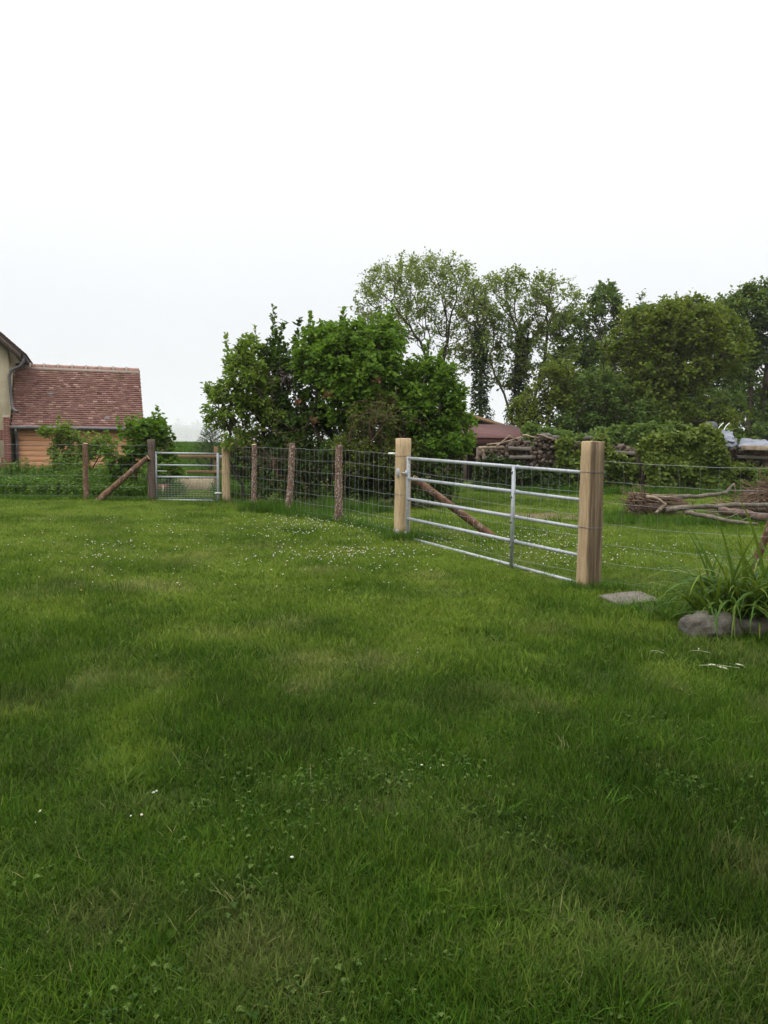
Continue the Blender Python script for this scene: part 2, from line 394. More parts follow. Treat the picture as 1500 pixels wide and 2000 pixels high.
V, F = gable_prism(.02, W - .05, .06, DP, 0, EZ - .06, RZ - .1); lp('wall', V, F, M['timber_dark'], annexe)
nb = 11
for k in range(nb):
    zb = .05 + k * (EZ - .1) / nb; h = (EZ - .1) / nb - .008
    V, F = bevel_box(.1, W - .06, .0, .05, zb, zb + h, .006); V[:, 1] -= (V[:, 2] - zb) / h * -.012
    o = lp('plank', V, F, M['siding'], annexe)
V, F = bevel_box(W - .06, W + .05, -.02, .08, 0, EZ - .05, .004); lp('corner_board', V, F, M['siding'], annexe)
# roof slab and plain tiles
ym = DP / 2; ov = .28
sl = (RZ - EZ) / ym
def roof_pt(u, s, up):   # u along the eave, s = distance up the slope from the eave edge, up = normal offset
    c = 1 / math.hypot(1, sl); sn = sl * c
    return np.stack([u, -ov + s * c - up * sn, EZ - ov * sl + s * sn + up * c], -1)
Ls = (ym + ov) * math.hypot(1, sl)
u = np.array([-.06, W + .14, W + .14, -.06, -.06, W + .14, W + .14, -.06]); s_ = np.array([0, 0, Ls, Ls, 0, 0, Ls, Ls]); up = np.array([-.08] * 4 + [-.015] * 4)
BF = np.array([[3, 2, 1, 0], [4, 5, 6, 7], [0, 1, 5, 4], [1, 2, 6, 5], [2, 3, 7, 6], [3, 0, 4, 7]])
roof = lp('roof', roof_pt(u, s_, up), BF, M['fascia'], annexe)
Vb = roof_pt(u, s_, up); Vb[:, 1] = DP - Vb[:, 1]; lp('roof_back', Vb, BF[:, ::-1], M['ridge'], annexe)
rg = R(4); rows = 29; tw = .165; ncol = int((W + .2) / tw) + 1
TV = []; TA = []
for r_ in range(rows):
    u0 = np.arange(ncol) * tw - .06 - (tw / 2 if r_ % 2 else 0)
    ok = (u0 + tw > -.04) & (u0 < W + .13); u0 = u0[ok]; n_ = len(u0)
    ua = np.clip(u0 + .003, -.08, W + .14); ub = np.clip(u0 + tw - .003, -.08, W + .15)
    sa = r_ * Ls / rows - .02 + rg.normal(0, .004, n_); sb = sa + Ls / rows * 1.25
    lift = .05 + rg.normal(0, .005, n_); low = .004 + np.zeros(n_)
    P = [roof_pt(ua, sa, lift), roof_pt(ub, sa, lift + rg.normal(0, .003, n_)), roof_pt(ub, sb, low), roof_pt(ua, sb, low), roof_pt(ua, sa + .004, lift - .045), roof_pt(ub, sa + .004, lift - .045)]
    TV.append(np.stack(P, 1)); tt = np.clip(rg.normal(.46, .14, n_), 0, .9); pal = rg.random(n_) < .06; tt[pal] = rg.uniform(.72, .9, pal.sum())
    TA.append(tt)
TV = np.concatenate(TV); TA = np.concatenate(TA); b = np.arange(len(TV))[:, None] * 6
tq = np.concatenate([b + np.array([[0, 1, 2, 3]]), b + np.array([[4, 5, 1, 0]])])
rt = lp('roof_tiles', TV.reshape(-1, 3), tq, M['tiles'], roof, attrs={'tint': np.repeat(TA, 6)}); rt['kind'] = 'stuff'
# ridge tiles with mortar collars
nr = 9; rl = (W + .2) / nr; th = np.linspace(-.15, math.pi + .15, 9)
for k in range(nr):
    xa = -.06 + k * rl + .015; xb = xa + rl - .03
    V = np.array([[x, ym + rr * math.cos(a), RZ - .02 + rr * .9 * math.sin(a)] for x, rr in ((xa, .13), (xb, .12)) for a in th])
    F = np.array([[i_, i_ + 1, 9 + i_ + 1, 9 + i_] for i_ in range(8)])
    lp('ridge_tile', V, [F, np.array([list(range(9))[::-1], list(range(9, 18))])], M['ridge'], annexe)
    if k:
        V = np.array([[x, ym + .148 * math.cos(a), RZ - .02 + .148 * math.sin(a)] for x in (xa - .05, xa + .03) for a in th])
        lp('mortar_collar', V, [F, np.array([list(range(9))[::-1], list(range(9, 18))])], M['lime'], annexe)
V, F = box_vf(-.06, W + .12, ym - .16, ym + .16, RZ - .17, RZ - .03); lp('ridge_bedding', V, F, M['lime'], annexe)
for px_, sz in ((1.05, 1.62), (2.95, .42)):     # two small grey roof patches
    V = np.stack([roof_pt(np.array([px_ + a]), np.array([sz + c]), np.array([.045]))[0] for a, c in ((0, 0), (.2, 0), (.2, .09), (0, .09))])
    lp('slate_patch', V, np.array([[0, 1, 2, 3]]), M['zinc'], roof)
# gutter and downpipe of the annexe
ge = EZ - ov * sl - .03
P = np.array([[x, -ov - .05, ge] for x in np.linspace(-.12, W + .16, 8)]); V, F = tube(P, .065, 8); gut = lp('gutter', V, F, M['zinc'], annexe, smooth=True)
P = np.array([[.06, -ov - .05, ge], [.06, -ov - .04, ge - .16], [.07, -.12, ge - .32], [.07, -.09, ge - .5], [.07, -.09, .0]])
V, F = tube(P, .048, 8); lp('downpipe', V, F, M['zinc'], annexe, smooth=True)
V, F = tube(np.array([[.07, -.09, ge - .74], [.07, -.09, ge - .70]]), .056, 8); lp('pipe_collar', V, F, M['zinc'], annexe)
# main house: gable wall facing us, its corner beside the annexe
mx1 = -.13; mx0 = -6.5; mxm = (mx0 + mx1) / 2; my0 = -.22; my1 = 7.0
pit = math.tan(math.radians(42)); mez = 4.62 - z0; mrz = mez + (mx1 - mxm) * pit
V = np.array([[x, y, z] for y in (my0, my1) for (x, z) in ((mx0, 0), (mx1, 0), (mx1, mez), (mxm, mrz), (mx0, mez))], float)
lp('wall', V, [np.array([[0, 1, 2, 3, 4], [9, 8, 7, 6, 5]]), np.array([[1, 6, 7, 2], [0, 4, 9, 5], [2, 7, 8, 3], [3, 8, 9, 4], [0, 5, 6, 1]])], M['render'], house)
ovx = .42; ovy = .28; roof_m = None
for sgn in (1, -1):
    ex = mx1 + ovx if sgn > 0 else mx0 - ovx; ez = mez - ovx * pit
    c = math.cos(math.radians(42)); s2 = math.sin(math.radians(42))
    pts = []
    for y in (my0 - ovy, my1 + .2):
        for up_ in (.03, .20):
            pts += [[ex + sgn * s2 * up_, y, ez + c * up_], [mxm + sgn * s2 * up_ * 0, y, mrz + up_ / c]]
    V = np.array(pts); F = np.array([[0, 1, 3, 2], [4, 6, 7, 5], [0, 4, 5, 1], [2, 3, 7, 6], [0, 2, 6, 4], [1, 5, 7, 3]])
    rm = lp('roof', V, F, M['fascia'], house); roof_m = roof_m or rm
# tile courses on the slope next to us and along the verge
L2 = math.hypot(mx1 + ovx - mxm, (mx1 + ovx - mxm) * pit); TV = []; TA = []
c = math.cos(math.radians(42)); s2 = math.sin(math.radians(42))
for r_ in range(40):
    yy = np.arange(my0 - ovy - .03, my1, .17) + (.085 if r_ % 2 else 0); n_ = len(yy)
    def mp_(s__, y, up_): return np.stack([mx1 + ovx - s__ * c + up_ * s2 + 0 * y, y, mez - ovx * pit + s__ * s2 + up_ * c + 0 * y], -1)
    sa = r_ * .11 - .02; sb = sa + .14
    if sb > L2: break
    TV.append(np.stack([mp_(sa, yy, .235), mp_(sa, yy + .165, .235), mp_(sb, yy + .165, .205), mp_(sb, yy, .205), mp_(sa, yy, .212), mp_(sa, yy + .165, .212)], 1)); TA.append(np.clip(rg.normal(.25, .15, n_), 0, 1))
TV = np.concatenate(TV); TA = np.concatenate(TA); b = np.arange(len(TV))[:, None] * 6
tq = np.concatenate([b + np.array([[0, 1, 2, 3]]), b + np.array([[4, 5, 1, 0]]), b + np.array([[0, 3, 5, 4]]) * 1])
rt = lp('roof_tiles', TV.reshape(-1, 3), tq, M['tiles'], roof_m, attrs={'tint': np.repeat(TA, 6)}); rt['kind'] = 'stuff'
V = np.array([[mx1 + ovx, my0 - ovy - .02, mez - ovx * pit - .08], [mxm, my0 - ovy - .02, mrz - .08], [mxm, my0 - ovy - .02, mrz + .2], [mx1 + ovx, my0 - ovy - .02, mez - ovx * pit + .14]])
V = np.concatenate([V, V + np.array([0, .03, 0])]); lp('verge_board', V, np.array([[0, 3, 2, 1], [4, 5, 6, 7], [0, 1, 5, 4], [1, 2, 6, 5], [2, 3, 7, 6], [3, 0, 4, 7]])[:, ::-1], M['timber_dark'], house)
V, F = bevel_box(mx1 - .62, mx1 - .46, my0 - .30, my0 + .05, mez + .36, mez + .48, .01); lp('purlin_end', V, F, M['timber_dark'], house)
P = np.array([[mx1 + ovx + .06, my0 - ovy + .02, mez - ovx * pit + .06], [mx1 + ovx + .06, my1, mez - ovx * pit + .06]]); V, F = tube(P, .07, 8); lp('gutter', V, F, M['zinc'], house, smooth=True)
ax = mx1 + ovx + .06; az = mez - ovx * pit
P = np.array([[ax, my0 - .2, az + .08], [ax, my0 - .2, az - .12], [ax - .08, my0 - .19, az - .26], [ax - .30, my0 - .14, az - .36], [mx1 + .08, my0 - .1, az - .46], [mx1 + .03, my0 - .08, az - .62],
              [mx1 + .06, my0 - .08, 3.1 - z0], [mx1 + .09, my0 - .08, 2.62 - z0], [mx1 + .14, my0 - .12, 2.50 - z0], [mx1 + .22, my0 - .2, 2.45 - z0], [mx1 + .29, my0 - .24, 2.44 - z0]])
V, F = tube(P, .05, 8); lp('downpipe', V, F, M['zinc'], house, smooth=True)
V, F = box_vf(mx1 - .215, mx1 + .004, my0 - .004, my0 + .2, 0, 2.30 - z0); lp('quoin_bed', V, F, M['mortar'], house)
for zc in (.42, 1.36):
    V, F = box_vf(mx1 - .335, mx1 - .215, my0 - .004, my0 + .1, zc - .05, zc + .30); lp('quoin_bed', V, F, M['mortar'], house)
bV, bF = bevel_box(0, .215, 0, .1, 0, .058, .004); bh = mesh('brick', bV, bF, M['brick'])
bV2, _ = bevel_box(0, .10, 0, .1, 0, .058, .004); bhh = mesh('half_brick', bV2, _, M['brick'])
nzc = int((2.28 - z0) / .0725)
for r_ in range(nzc):
    zz = .01 + r_ * .0725; long_ = (.37 < zz < .70) or (1.31 < zz < 1.64)
    x = mx1 + .008; k = 0
    x_end = mx1 - (.34 if long_ else .225)
    half = bool(r_ % 2)
    while x - (.10 if half else .215) > x_end - .01:
        w_ = .10 if half else .215; x -= w_
        o = link('brick', bhh if half else bh, house); o.location = (x, my0 - .012 + rg.normal(0, .0015), zz)
        x -= .012; half = True

gh = bpy.data.objects.new('shade_house', None); COL.objects.link(gh); gh.location = (0, -3.2, 0)  # unseen building added behind the camera to darken the near lawn
tag(gh, 'unseen house added behind the viewpoint to shade the near lawn', 'house', kind='structure')
V = np.array([[x, y, z] for x in (-10, 9) for (y, z) in ((-3.2, -.1), (-11, -.1), (-11, 4.6), (-7.1, 8.2), (-3.2, 4.6))], float)
part('wall', V, [np.array([[4, 3, 2, 1, 0], [5, 6, 7, 8, 9]]), np.array([[0, 1, 6, 5], [1, 2, 7, 6], [2, 3, 8, 7], [3, 4, 9, 8], [4, 0, 5, 9]])], M['render'], gh)
for sg_ in (1, -1):
    V = np.array([[x, -7.1 + sg_ * d, 8.3 - d * .923 + u_] for u_ in (0, .12) for x in (-10.3, 9.3) for d in (0, 4.3)])
    part('roof', V, np.array([[0, 1, 3, 2], [4, 6, 7, 5], [0, 4, 5, 1], [2, 3, 7, 6], [0, 2, 6, 4], [1, 5, 7, 3]]), M['ridge'], gh)

# ------------------------------------------------------------------ shed with red roof behind the wood pile
SY = 28.5
sx0, sx1 = at(905, 850, SY)[0], at(1045, 850, SY)[0]; sg = float(T(4.5, SY))
shed = thing('shed', 'low open shed with dull red felt roof behind the firewood', 'shed', (sx0, SY, sg))
ez = 1.70; rz_ = 2.22
def slab(P8): return np.array(P8, float), np.array([[0, 1, 2, 3], [7, 6, 5, 4], [0, 4, 5, 1], [1, 5, 6, 2], [2, 6, 7, 3], [3, 7, 4, 0]])
V, F = slab([[sx0, SY, ez], [sx1 + .1, SY, ez], [sx1 - .35, SY + 3, rz_], [sx0 - .3, SY + 3, rz_], [sx0, SY, ez + .05], [sx1 + .1, SY, ez + .05], [sx1 - .35, SY + 3, rz_ + .05], [sx0 - .3, SY + 3, rz_ + .05]])
part('roof', V, F, M['shed_roof'], shed)
V, F = bevel_box(sx0, sx1, SY + .02, SY + .06, ez - .2, ez - .01, .004); part('fascia', V, F, M['shed_dark'], shed)
for x in (sx0 + .1, (sx0 + sx1) / 2, sx1 - .1):
    V, F = bevel_box(x - .06, x + .06, SY + .1, SY + .22, sg - .1, ez - .02, .006); part('post', V, F, M['timber_dark'], shed)
V, F = box_vf(sx0 - .2, sx1 - .3, SY + 2.8, SY + 2.9, sg - .1, rz_ - .02); part('back_wall', V, F, M['shed_dark'], shed)
for x in (sx0 - .1, sx1 - .25):
    V, F = box_vf(x - .03, x + .03, SY + .25, SY + 2.8, sg - .1, ez - .05); part('side_wall', V, F, M['shed_dark'], shed)
Y2 = SY + 4.2
p0, p1 = at(900, 803, Y2), at(995, 833, Y2)
barn = thing('gabled_shed', 'brown gabled shed end with pale verge plank rising behind red shed', 'shed', (p0[0], Y2, float(T(p0[0], Y2))))
gb = float(T(4, Y2)) - .1
V = np.array([[p0[0] - 2, Y2, gb], [p1[0], Y2, gb], [p1[0], Y2, p1[2] - .06], [p0[0], Y2, p0[2] - .06], [p0[0] - 2, Y2, p1[2] - .06]])
V = np.concatenate([V, V + np.array([0, 3., 0])]); part('wall', V, [np.array([[0, 1, 2, 3, 4], [9, 8, 7, 6, 5]]), np.array([[1, 6, 7, 2], [2, 7, 8, 3], [3, 8, 9, 4], [4, 9, 5, 0]])], M['timber_dark'], barn)
for a, b_, n_ in ((p0, p1 + np.array([.15, 0, -.05]), 'roof'), (p0, np.array([p0[0] - 2.2, Y2, p1[2] - .1]), 'roof')):
    a = np.array(a); V = np.array([a, b_, b_ + [0, 3.2, 0], a + [0, 3.2, 0]]) + [0, -.2, -.04]
    V = np.concatenate([V, V + np.array([0, 0, .06])]); part(n_, V, np.array([[3, 2, 1, 0], [4, 5, 6, 7], [0, 1, 5, 4], [1, 2, 6, 5], [2, 3, 7, 6], [3, 0, 4, 7]]), M['fascia'], barn)
a, b_ = p0, p1 + np.array([.15, 0, -.05])
V = np.array([a, b_, b_ + [0, 0, -.14], a + [0, 0, -.14]]) + [0, -.24, .0]; V = np.concatenate([V, V + np.array([0, .03, 0])])
part('verge_plank', V, np.array([[3, 2, 1, 0], [4, 5, 6, 7], [0, 1, 5, 4], [1, 2, 6, 5], [2, 3, 7, 6], [3, 0, 4, 7]]), M['rail'], barn)

# ------------------------------------------------------------------ trees and shrubs
def leaves_vf(pos, ax, nm, L, wr, tint, rg, fold=.25, simple=False):
    ax = nrm(ax); sd_ = nrm(np.cross(nm, ax)); nm = np.cross(ax, sd_)
    L = L[:, None]; w = L * wr
    if simple:
        P = [pos, pos + ax * L * .5 + sd_ * w + nm * w * fold, pos + ax * L - nm * L * .12, pos + ax * L * .5 - sd_ * w + nm * w * fold]
        V = np.stack(P, 1); b = np.arange(len(pos))[:, None] * 4
        return V.reshape(-1, 3), [b + np.array([[0, 1, 2, 3]])], np.repeat(tint, 4)
    P = [pos, pos + ax * L * .3 + sd_ * w + nm * w * fold, pos + ax * L * .68 + sd_ * w * .72 + nm * w * fold * .6, pos + ax * L - nm * L * .18,
         pos + ax * L * .68 - sd_ * w * .72 + nm * w * fold * .6, pos + ax * L * .3 - sd_ * w + nm * w * fold]
    V = np.stack(P, 1); b = np.arange(len(pos))[:, None] * 6
    return V.reshape(-1, 3), [np.concatenate([b + np.array([[0, 1, 2, 3]]), b + np.array([[0, 3, 4, 5]])])], np.repeat(tint, 6)

def sample_env(rg, env, n, shell=0.0):
    w = np.array([e_[3] * e_[4] * e_[5] for e_ in env]); w = w / w.sum(); out = []
    for e_, k in zip(env, (w * n).astype(int) + 1):
        d = nrm(rg.normal(size=(k, 3))); r = rg.random(k) ** (1 / 3); r = shell + (1 - shell) * r
        out.append(np.array(e_[:3]) + d * r[:, None] * np.array(e_[3:6]))
    return np.concatenate(out)

def grow(rg, roots, att, step, di, dk, iters=90, up=.12, wob=.25):
    """space colonisation; roots is a list of polylines (stems) already in place"""
    N = []; Pn = []
    for line in roots:
        for k, p in enumerate(line):
            Pn.append(len(N) - 1 if k else -1); N.append(np.array(p, float))
    N = np.array(N); Pn = list(Pn)
    D = np.linalg.norm(att[:, None] - N[None], axis=2); near = D.argmin(1); nd = D.min(1)
    alive = np.ones(len(att), bool)
    for it in range(iters):
        act = alive & (nd < di)
        if not act.any():
            if not alive.any(): break
            k = np.where(alive)[0][nd[alive].argmin()]; act = np.zeros(len(att), bool); act[k] = True
        src, inv = np.unique(near[act], return_inverse=True)
        dv = nrm(att[act] - N[near[act]]); S = np.zeros((len(src), 3)); np.add.at(S, inv, dv)
        S = nrm(S); S = nrm(S + rg.normal(0, wob, S.shape) + np.array([0, 0, up]))
        new = N[src] + S * step; base = len(N)
        N = np.concatenate([N, new]); Pn += list(src)
        ia = np.where(alive)[0]
        d = np.linalg.norm(att[ia][:, None] - new[None], axis=2); a = d.argmin(1); dm = d.min(1)
        better = dm < nd[ia]; near[ia[better]] = base + a[better]; nd[ia[better]] = dm[better]
        alive &= nd > dk
    return N, np.array(Pn)

def skeleton(N, Pn, r_tip, pw=2.4, r_max=None):
    n = len(N); acc = np.zeros(n); h = np.zeros(n, int); main = np.full(n, -1); best = np.zeros(n)
    rad = np.zeros(n)
    for k in range(n - 1, -1, -1):
        rad[k] = acc[k] ** (1 / pw) if acc[k] > 0 else r_tip
        p = Pn[k]
        if p >= 0:
            acc[p] += rad[k] ** pw; h[p] = max(h[p], h[k] + 1)
            if rad[k] > best[p]: best[p] = rad[k]; main[p] = k
    if r_max: rad = np.minimum(rad, r_max)
    return rad, h, main
def branch_mesh(N, Pn, rad, main, n=5):
    D = np.zeros_like(N); ok = Pn >= 0; D[ok] = nrm(N[ok] - N[Pn[ok]])
    rt = ~ok
    for k in np.where(rt)[0]:
        ch = np.where(Pn == k)[0]; D[k] = nrm((N[ch[0]] - N[k])[None])[0] if len(ch) else [0, 0, 1]
    c = np.where(ok)[0]; p = Pn[c]; ismain = main[p] == c
    d0 = np.where(ismain[:, None], D[p], D[c]); r0 = np.where(ismain, rad[p], rad[c] * 1.05)
    def ring(P, Dd, r):
        A = nrm(np.cross(np.broadcast_to(np.array([.31, .91, .27]), Dd.shape), Dd)); B = np.cross(Dd, A); th = np.arange(n) / n * 2 * np.pi
        return P[:, None] + r[:, None, None] * (np.cos(th)[None, :, None] * A[:, None] + np.sin(th)[None, :, None] * B[:, None])
    V = np.concatenate([ring(N[p], d0, r0), ring(N[c], D[c], rad[c])], 1).reshape(-1, 3)
    j = np.arange(n); b = np.arange(len(c))[:, None] * 2 * n
    q = np.stack([b + j, b + (j + 1) % n, b + n + (j + 1) % n, b + n + j], -1).reshape(-1, 4)
    return V, [q]

def tree(name, label, cat, base, stems, env, natt, step, leaf_mat, bark, seed, leaf=.08, per=6, hmax=3, spread=.1, wr=.36, group=None,
         r_tip=.004, r_max=None, di=None, dk=None, shell=0, shoots=0, shoot_len=.5, simple=False, droop=.1, noise_cut=0, tint_mid=.5, up=.12, sides=5, extra=None, twigs=3, tw_len=None):
    rg = R(seed); base = np.array([base[0], base[1], float(T(base[0], base[1]))])
    o = thing(name, label, cat, tuple(base), 0, group)
    att = sample_env(rg, env, int(natt * 1.5), shell)
    if noise_cut:
        nz_ = fbm(att[:, 0] + att[:, 1] * .7, att[:, 2] * 1.1 + att[:, 1] * .6, 1.1 if step < .2 else 2.2, seed, 2); att = att[nz_ > noise_cut]
    att = att[att[:, 2] > T(att[:, 0], att[:, 1]) + .12]
    N, Pn = grow(rg, stems, att, step, di or step * 6, dk or step * 1.3, up=up)
    leafy_extra = []
    if shoots:
        cz = np.average([e_[2] for e_ in env]); score = N[:, 2] + rg.normal(0, .35 * shoot_len, len(N))
        cand = np.argsort(-score)[:max(shoots * 12, 60)]; cand = rg.choice(cand, min(shoots, len(cand)), replace=False)
        NN = [N]; PP = list(Pn); base_i = len(N)
        for c_ in cand:
            d = nrm((np.array([0, 0, 1.]) + rg.normal(0, .16, 3))[None])[0]; k = int(shoot_len * rg.uniform(.4, 1.1) / (step * .6)) + 2; pr = c_; p = N[c_]
            for q_ in range(k):
                d = nrm((d + rg.normal(0, .06, 3))[None])[0]; p = p + d * step * .6; NN.append(p[None]); PP.append(pr); pr = base_i; leafy_extra.append(base_i); base_i += 1
        N = np.concatenate(NN); Pn = np.array(PP)
    if twigs:
        _, h0, _ = skeleton(N, Pn, r_tip); c_ = np.where((h0 <= hmax) & (Pn >= 0))[0]; par = np.repeat(c_, rg.poisson(twigs, len(c_)))
        xset = np.isin(par, np.array(leafy_extra, int)); par = par[~xset]
        D0 = nrm(N[par] - N[Pn[par]]); dd = nrm(D0 * .5 + nrm(rg.normal(size=D0.shape)) + np.array([0, 0, .15])); ln = (tw_len or step * 1.3) * rg.uniform(.5, 1.2, (len(par), 1))
        a_ = N[par] + dd * ln * .5; b2 = a_ + nrm(dd + rg.normal(0, .25, dd.shape) + np.array([0, 0, -droop * .5])) * ln * .5
        n0 = len(N); N = np.concatenate([N, a_, b2]); Pn = np.concatenate([Pn, par, n0 + np.arange(len(par))])
        hm = 1
    else: hm = hmax
    rad, h, main = skeleton(N, Pn, r_tip, r_max=r_max)
    V, F = branch_mesh(N, Pn, rad, main, sides)
    part('trunk', V, F, bark, o, smooth=True)
    lf = np.where(((h <= hm) | np.isin(np.arange(len(N)), np.array(leafy_extra, int))) & (Pn >= 0))[0]
    D = nrm(N[lf] - N[Pn[lf]])
    k = rg.poisson(per, len(lf)); idx = np.repeat(np.arange(len(lf)), k)
    isx = np.isin(lf, np.array(leafy_extra, int))[idx] if len(leafy_extra) else np.zeros(len(idx), bool)
    sp = np.where(isx, spread * .3, spread * .55)[:, None]
    pos = N[lf][idx] - D[idx] * rg.random((len(idx), 1)) * step * .8 + rg.normal(0, 1, (len(idx), 3)) * sp
    cen = np.mean([e_[:3] for e_ in env], axis=0)
    outw = nrm(pos - cen)
    ax = nrm(rg.normal(0, 1, (len(idx), 3)) * np.array([1, 1, .5]) + D[idx] * .6 + outw * .5 - np.array([0, 0, droop]))
    nm = nrm(rg.normal(0, .55, (len(idx), 3)) + np.array([0, 0, .9]) + outw * .45)
    L = leaf * rg.uniform(.6, 1.25, len(idx))
    clus = rg.normal(0, .13, len(lf))[idx]
    tint = np.clip(rg.normal(tint_mid, .14, len(idx)) + clus + isx * .2, 0, 1)
    V, F, tt = leaves_vf(pos, ax, nm, L, wr, tint, rg, simple=simple)
    part('crown', V, F, leaf_mat, o, {'tint': tt})
    if extra: extra(o, N, Pn, rad, h, rg)
    return o

M['lf_maple'] = m_leaf('maple_leaf', (.04, .09, .014), (.085, .17, .026), (.165, .265, .05))
M['lf_pale'] = m_leaf('pale_leaf', (.06, .11, .022), (.125, .205, .042), (.22, .30, .075))
M['lf_lilac'] = m_leaf('lilac_leaf', (.03, .06, .016), (.055, .105, .028), (.095, .155, .045), rough=.45)
M['lf_bramble'] = m_leaf('bramble_leaf', (.045, .075, .018), (.09, .135, .034), (.18, .225, .065))
M['lf_ash'] = m_leaf('ash_leaf', (.09, .13, .035), (.155, .21, .065), (.23, .29, .11), .4)
M['lf_dense'] = m_leaf('woodland_leaf', (.055, .085, .016), (.105, .15, .03), (.18, .22, .05))
M['lf_dark'] = m_leaf('dark_leaf', (.04, .078, .024), (.076, .13, .04), (.135, .19, .065))
M['lf_ivy'] = m_leaf('ivy_leaf', (.012, .026, .008), (.028, .05, .014), (.055, .085, .025), .15, .35)
M['lf_nettle'] = m_leaf('nettle_leaf', (.04, .085, .018), (.075, .145, .032), (.13, .21, .055))
M['lf_conifer'] = m_leaf('conifer_needle', (.02, .045, .025), (.045, .085, .05), (.09, .13, .075), .15)
M['lf_red'] = m_leaf('reddish_leaf', (.10, .035, .025), (.17, .07, .045), (.24, .12, .07))
M['bloom'] = m_leaf('faded_bloom', (.14, .085, .10), (.26, .18, .21), (.36, .29, .32), .2)

def stem(x, y, pts):
    z = float(T(x, y)); return [(x, y, z - .1)] + [(x + a, y + b, z + c) for a, b, c in pts]
def gz_(x, y): return float(T(x, y))

# --- the mixed shrubbery behind the middle fence
def blooms(n, ctr, rad_, mat_, size=.03, per=26):
    def f(o, N, Pn, rad, h, rg):
        P = []
        for _ in range(n):
            c_ = np.array(ctr) + rg.normal(0, 1, 3) * np.array(rad_)
            P.append(c_ + rg.normal(0, 1, (per, 3)) * np.array([.035, .035, .07]))
        P = np.concatenate(P); k = len(P)
        V, F, tt = leaves_vf(P, rg.normal(size=(k, 3)), rg.normal(size=(k, 3)), size * rg.uniform(.6, 1.2, k), .45, rg.random(k), rg, simple=True)
        b = part('blossom', V, F, mat_, o, {'tint': tt}); b['label'] = 'faded mauve flower heads'
    return f
xa = at(470, 800, 17.6)
tree('elder_bush', 'pale green airy bush beside the small gate, branches arching outward', 'bush', (xa[0] + .2, 17.7), [stem(xa[0] + .25 + a, 17.6 + b, [(-.05 - a * .2, 0, .35), (-.12 + a * .6, 0, .75), (a * 1.4 - .1, b, 1.1)]) for a, b in ((-.2, 0), (.1, .15), (.35, -.1))],
     [(*at(478, 745, 17.4), .48, .6, .75), (*at(432, 800, 17.4), .38, .5, .42), (*at(520, 800, 17.6), .5, .6, .75), (*at(425, 770, 17.5), .28, .4, .25), (*at(485, 690, 17.5), .28, .35, .38), (*at(460, 860, 17.3), .3, .4, .3)],
     900, .11, M['lf_pale'], M['bark_tree'], 11, leaf=.10, per=4.6, hmax=3, spread=.075, wr=.30, shoots=34, shoot_len=.55, r_max=.035, noise_cut=.28, tint_mid=.62)
xb = at(545, 800, 18.0)
tree('lilac_bush', 'dark lilac bush with faded mauve flower heads in middle of shrubbery', 'bush', (xb[0], 18.0), [stem(xb[0] + a, 18.0 + b, [(a * .2, 0, .5), (a * .5, b, 1.1)]) for a, b in ((-.25, 0), (.1, .1), (.35, -.1))],
     [(*at(550, 800, 18.0), .62, .6, .75), (*at(545, 725, 18.0), .52, .5, .55), (*at(575, 700, 18.0), .28, .3, .35), (*at(530, 690, 18.0), .22, .3, .35), (*at(600, 830, 17.6), .55, .6, .6), (*at(560, 880, 17.6), .7, .5, .4)],
     850, .12, M['lf_lilac'], M['bark_tree'], 12, leaf=.10, per=5, hmax=3, spread=.085, wr=.38, shoots=22, shoot_len=.8, r_max=.035, noise_cut=.26,
     extra=blooms(26, at(553, 742, 17.5), (.25, .15, .22), M['bloom']))
xc = at(690, 800, 17.4)
def red_leaves(o, N, Pn, rad, h, rg):
    P = np.concatenate([np.array(at(px, py, 16.35)) + rg.normal(0, .045, (22, 3)) for px, py in ((735, 742), (705, 735), (612, 820), (640, 770), (580, 785))]); k = len(P)
    V, F, tt = leaves_vf(P, rg.normal(size=(k, 3)), rg.normal(size=(k, 3)) + [0, -.6, .6], .06 * rg.uniform(.6, 1.2, k), .36, rg.random(k), rg)
    b = part('young_leaves', V, F, M['lf_red'], o, {'tint': tt}); b['label'] = 'small sprays of reddish young leaves'
tree('maple_bush', 'tallest bright green maple bush at centre of shrubbery', 'bush', (xc[0], 17.4), [stem(xc[0] + a, 17.4 + b, [(a * .2, 0, .6), (a * .6, b, 1.2), (a * 1.1, b, 1.7)]) for a, b in ((-.4, 0), (-.1, .2), (.2, -.1), (.5, .1))],
     [(*at(700, 745, 17.3), 1.12, 1.0, 1.0), (*at(650, 720, 17.4), .8, .8, .75), (*at(745, 690, 17.4), .55, .7, .62), (*at(685, 672, 17.4), .55, .5, .45), (*at(765, 770, 17.3), .5, .7, .75), (*at(635, 668, 17.5), .42, .4, .42), (*at(765, 650, 17.5), .24, .3, .26), (*at(605, 690, 17.6), .32, .4, .42)],
     2100, .12, M['lf_maple'], M['bark_tree'], 13, leaf=.10, per=6, hmax=3, spread=.085, wr=.44, shoots=90, shoot_len=.6, r_max=.05, noise_cut=.18, tint_mid=.55, extra=red_leaves)
xd = at(850, 800, 17.0)
tree('privet_bush', 'mid green leafy bush at the shrubbery end nearest the red shed', 'bush', (xd[0], 17.0), [stem(xd[0] + a, 17.0 + b, [(a * .2, 0, .4), (a * .6, b, .9)]) for a, b in ((-.4, 0), (0, .2), (.3, -.1))],
     [(*at(850, 790, 17.0), .62, .7, .85), (*at(830, 740, 17.2), .45, .5, .45), (*at(890, 830, 16.8), .36, .5, .55), (*at(860, 870, 16.7), .62, .6, .4), (*at(800, 830, 16.7), .5, .5, .6)],
     1250, .115, M['lf_maple'], M['bark_tree'], 14, leaf=.095, per=5.5, hmax=3, spread=.085, wr=.36, shoots=26, shoot_len=.35, r_max=.04, noise_cut=.24, tint_mid=.45)
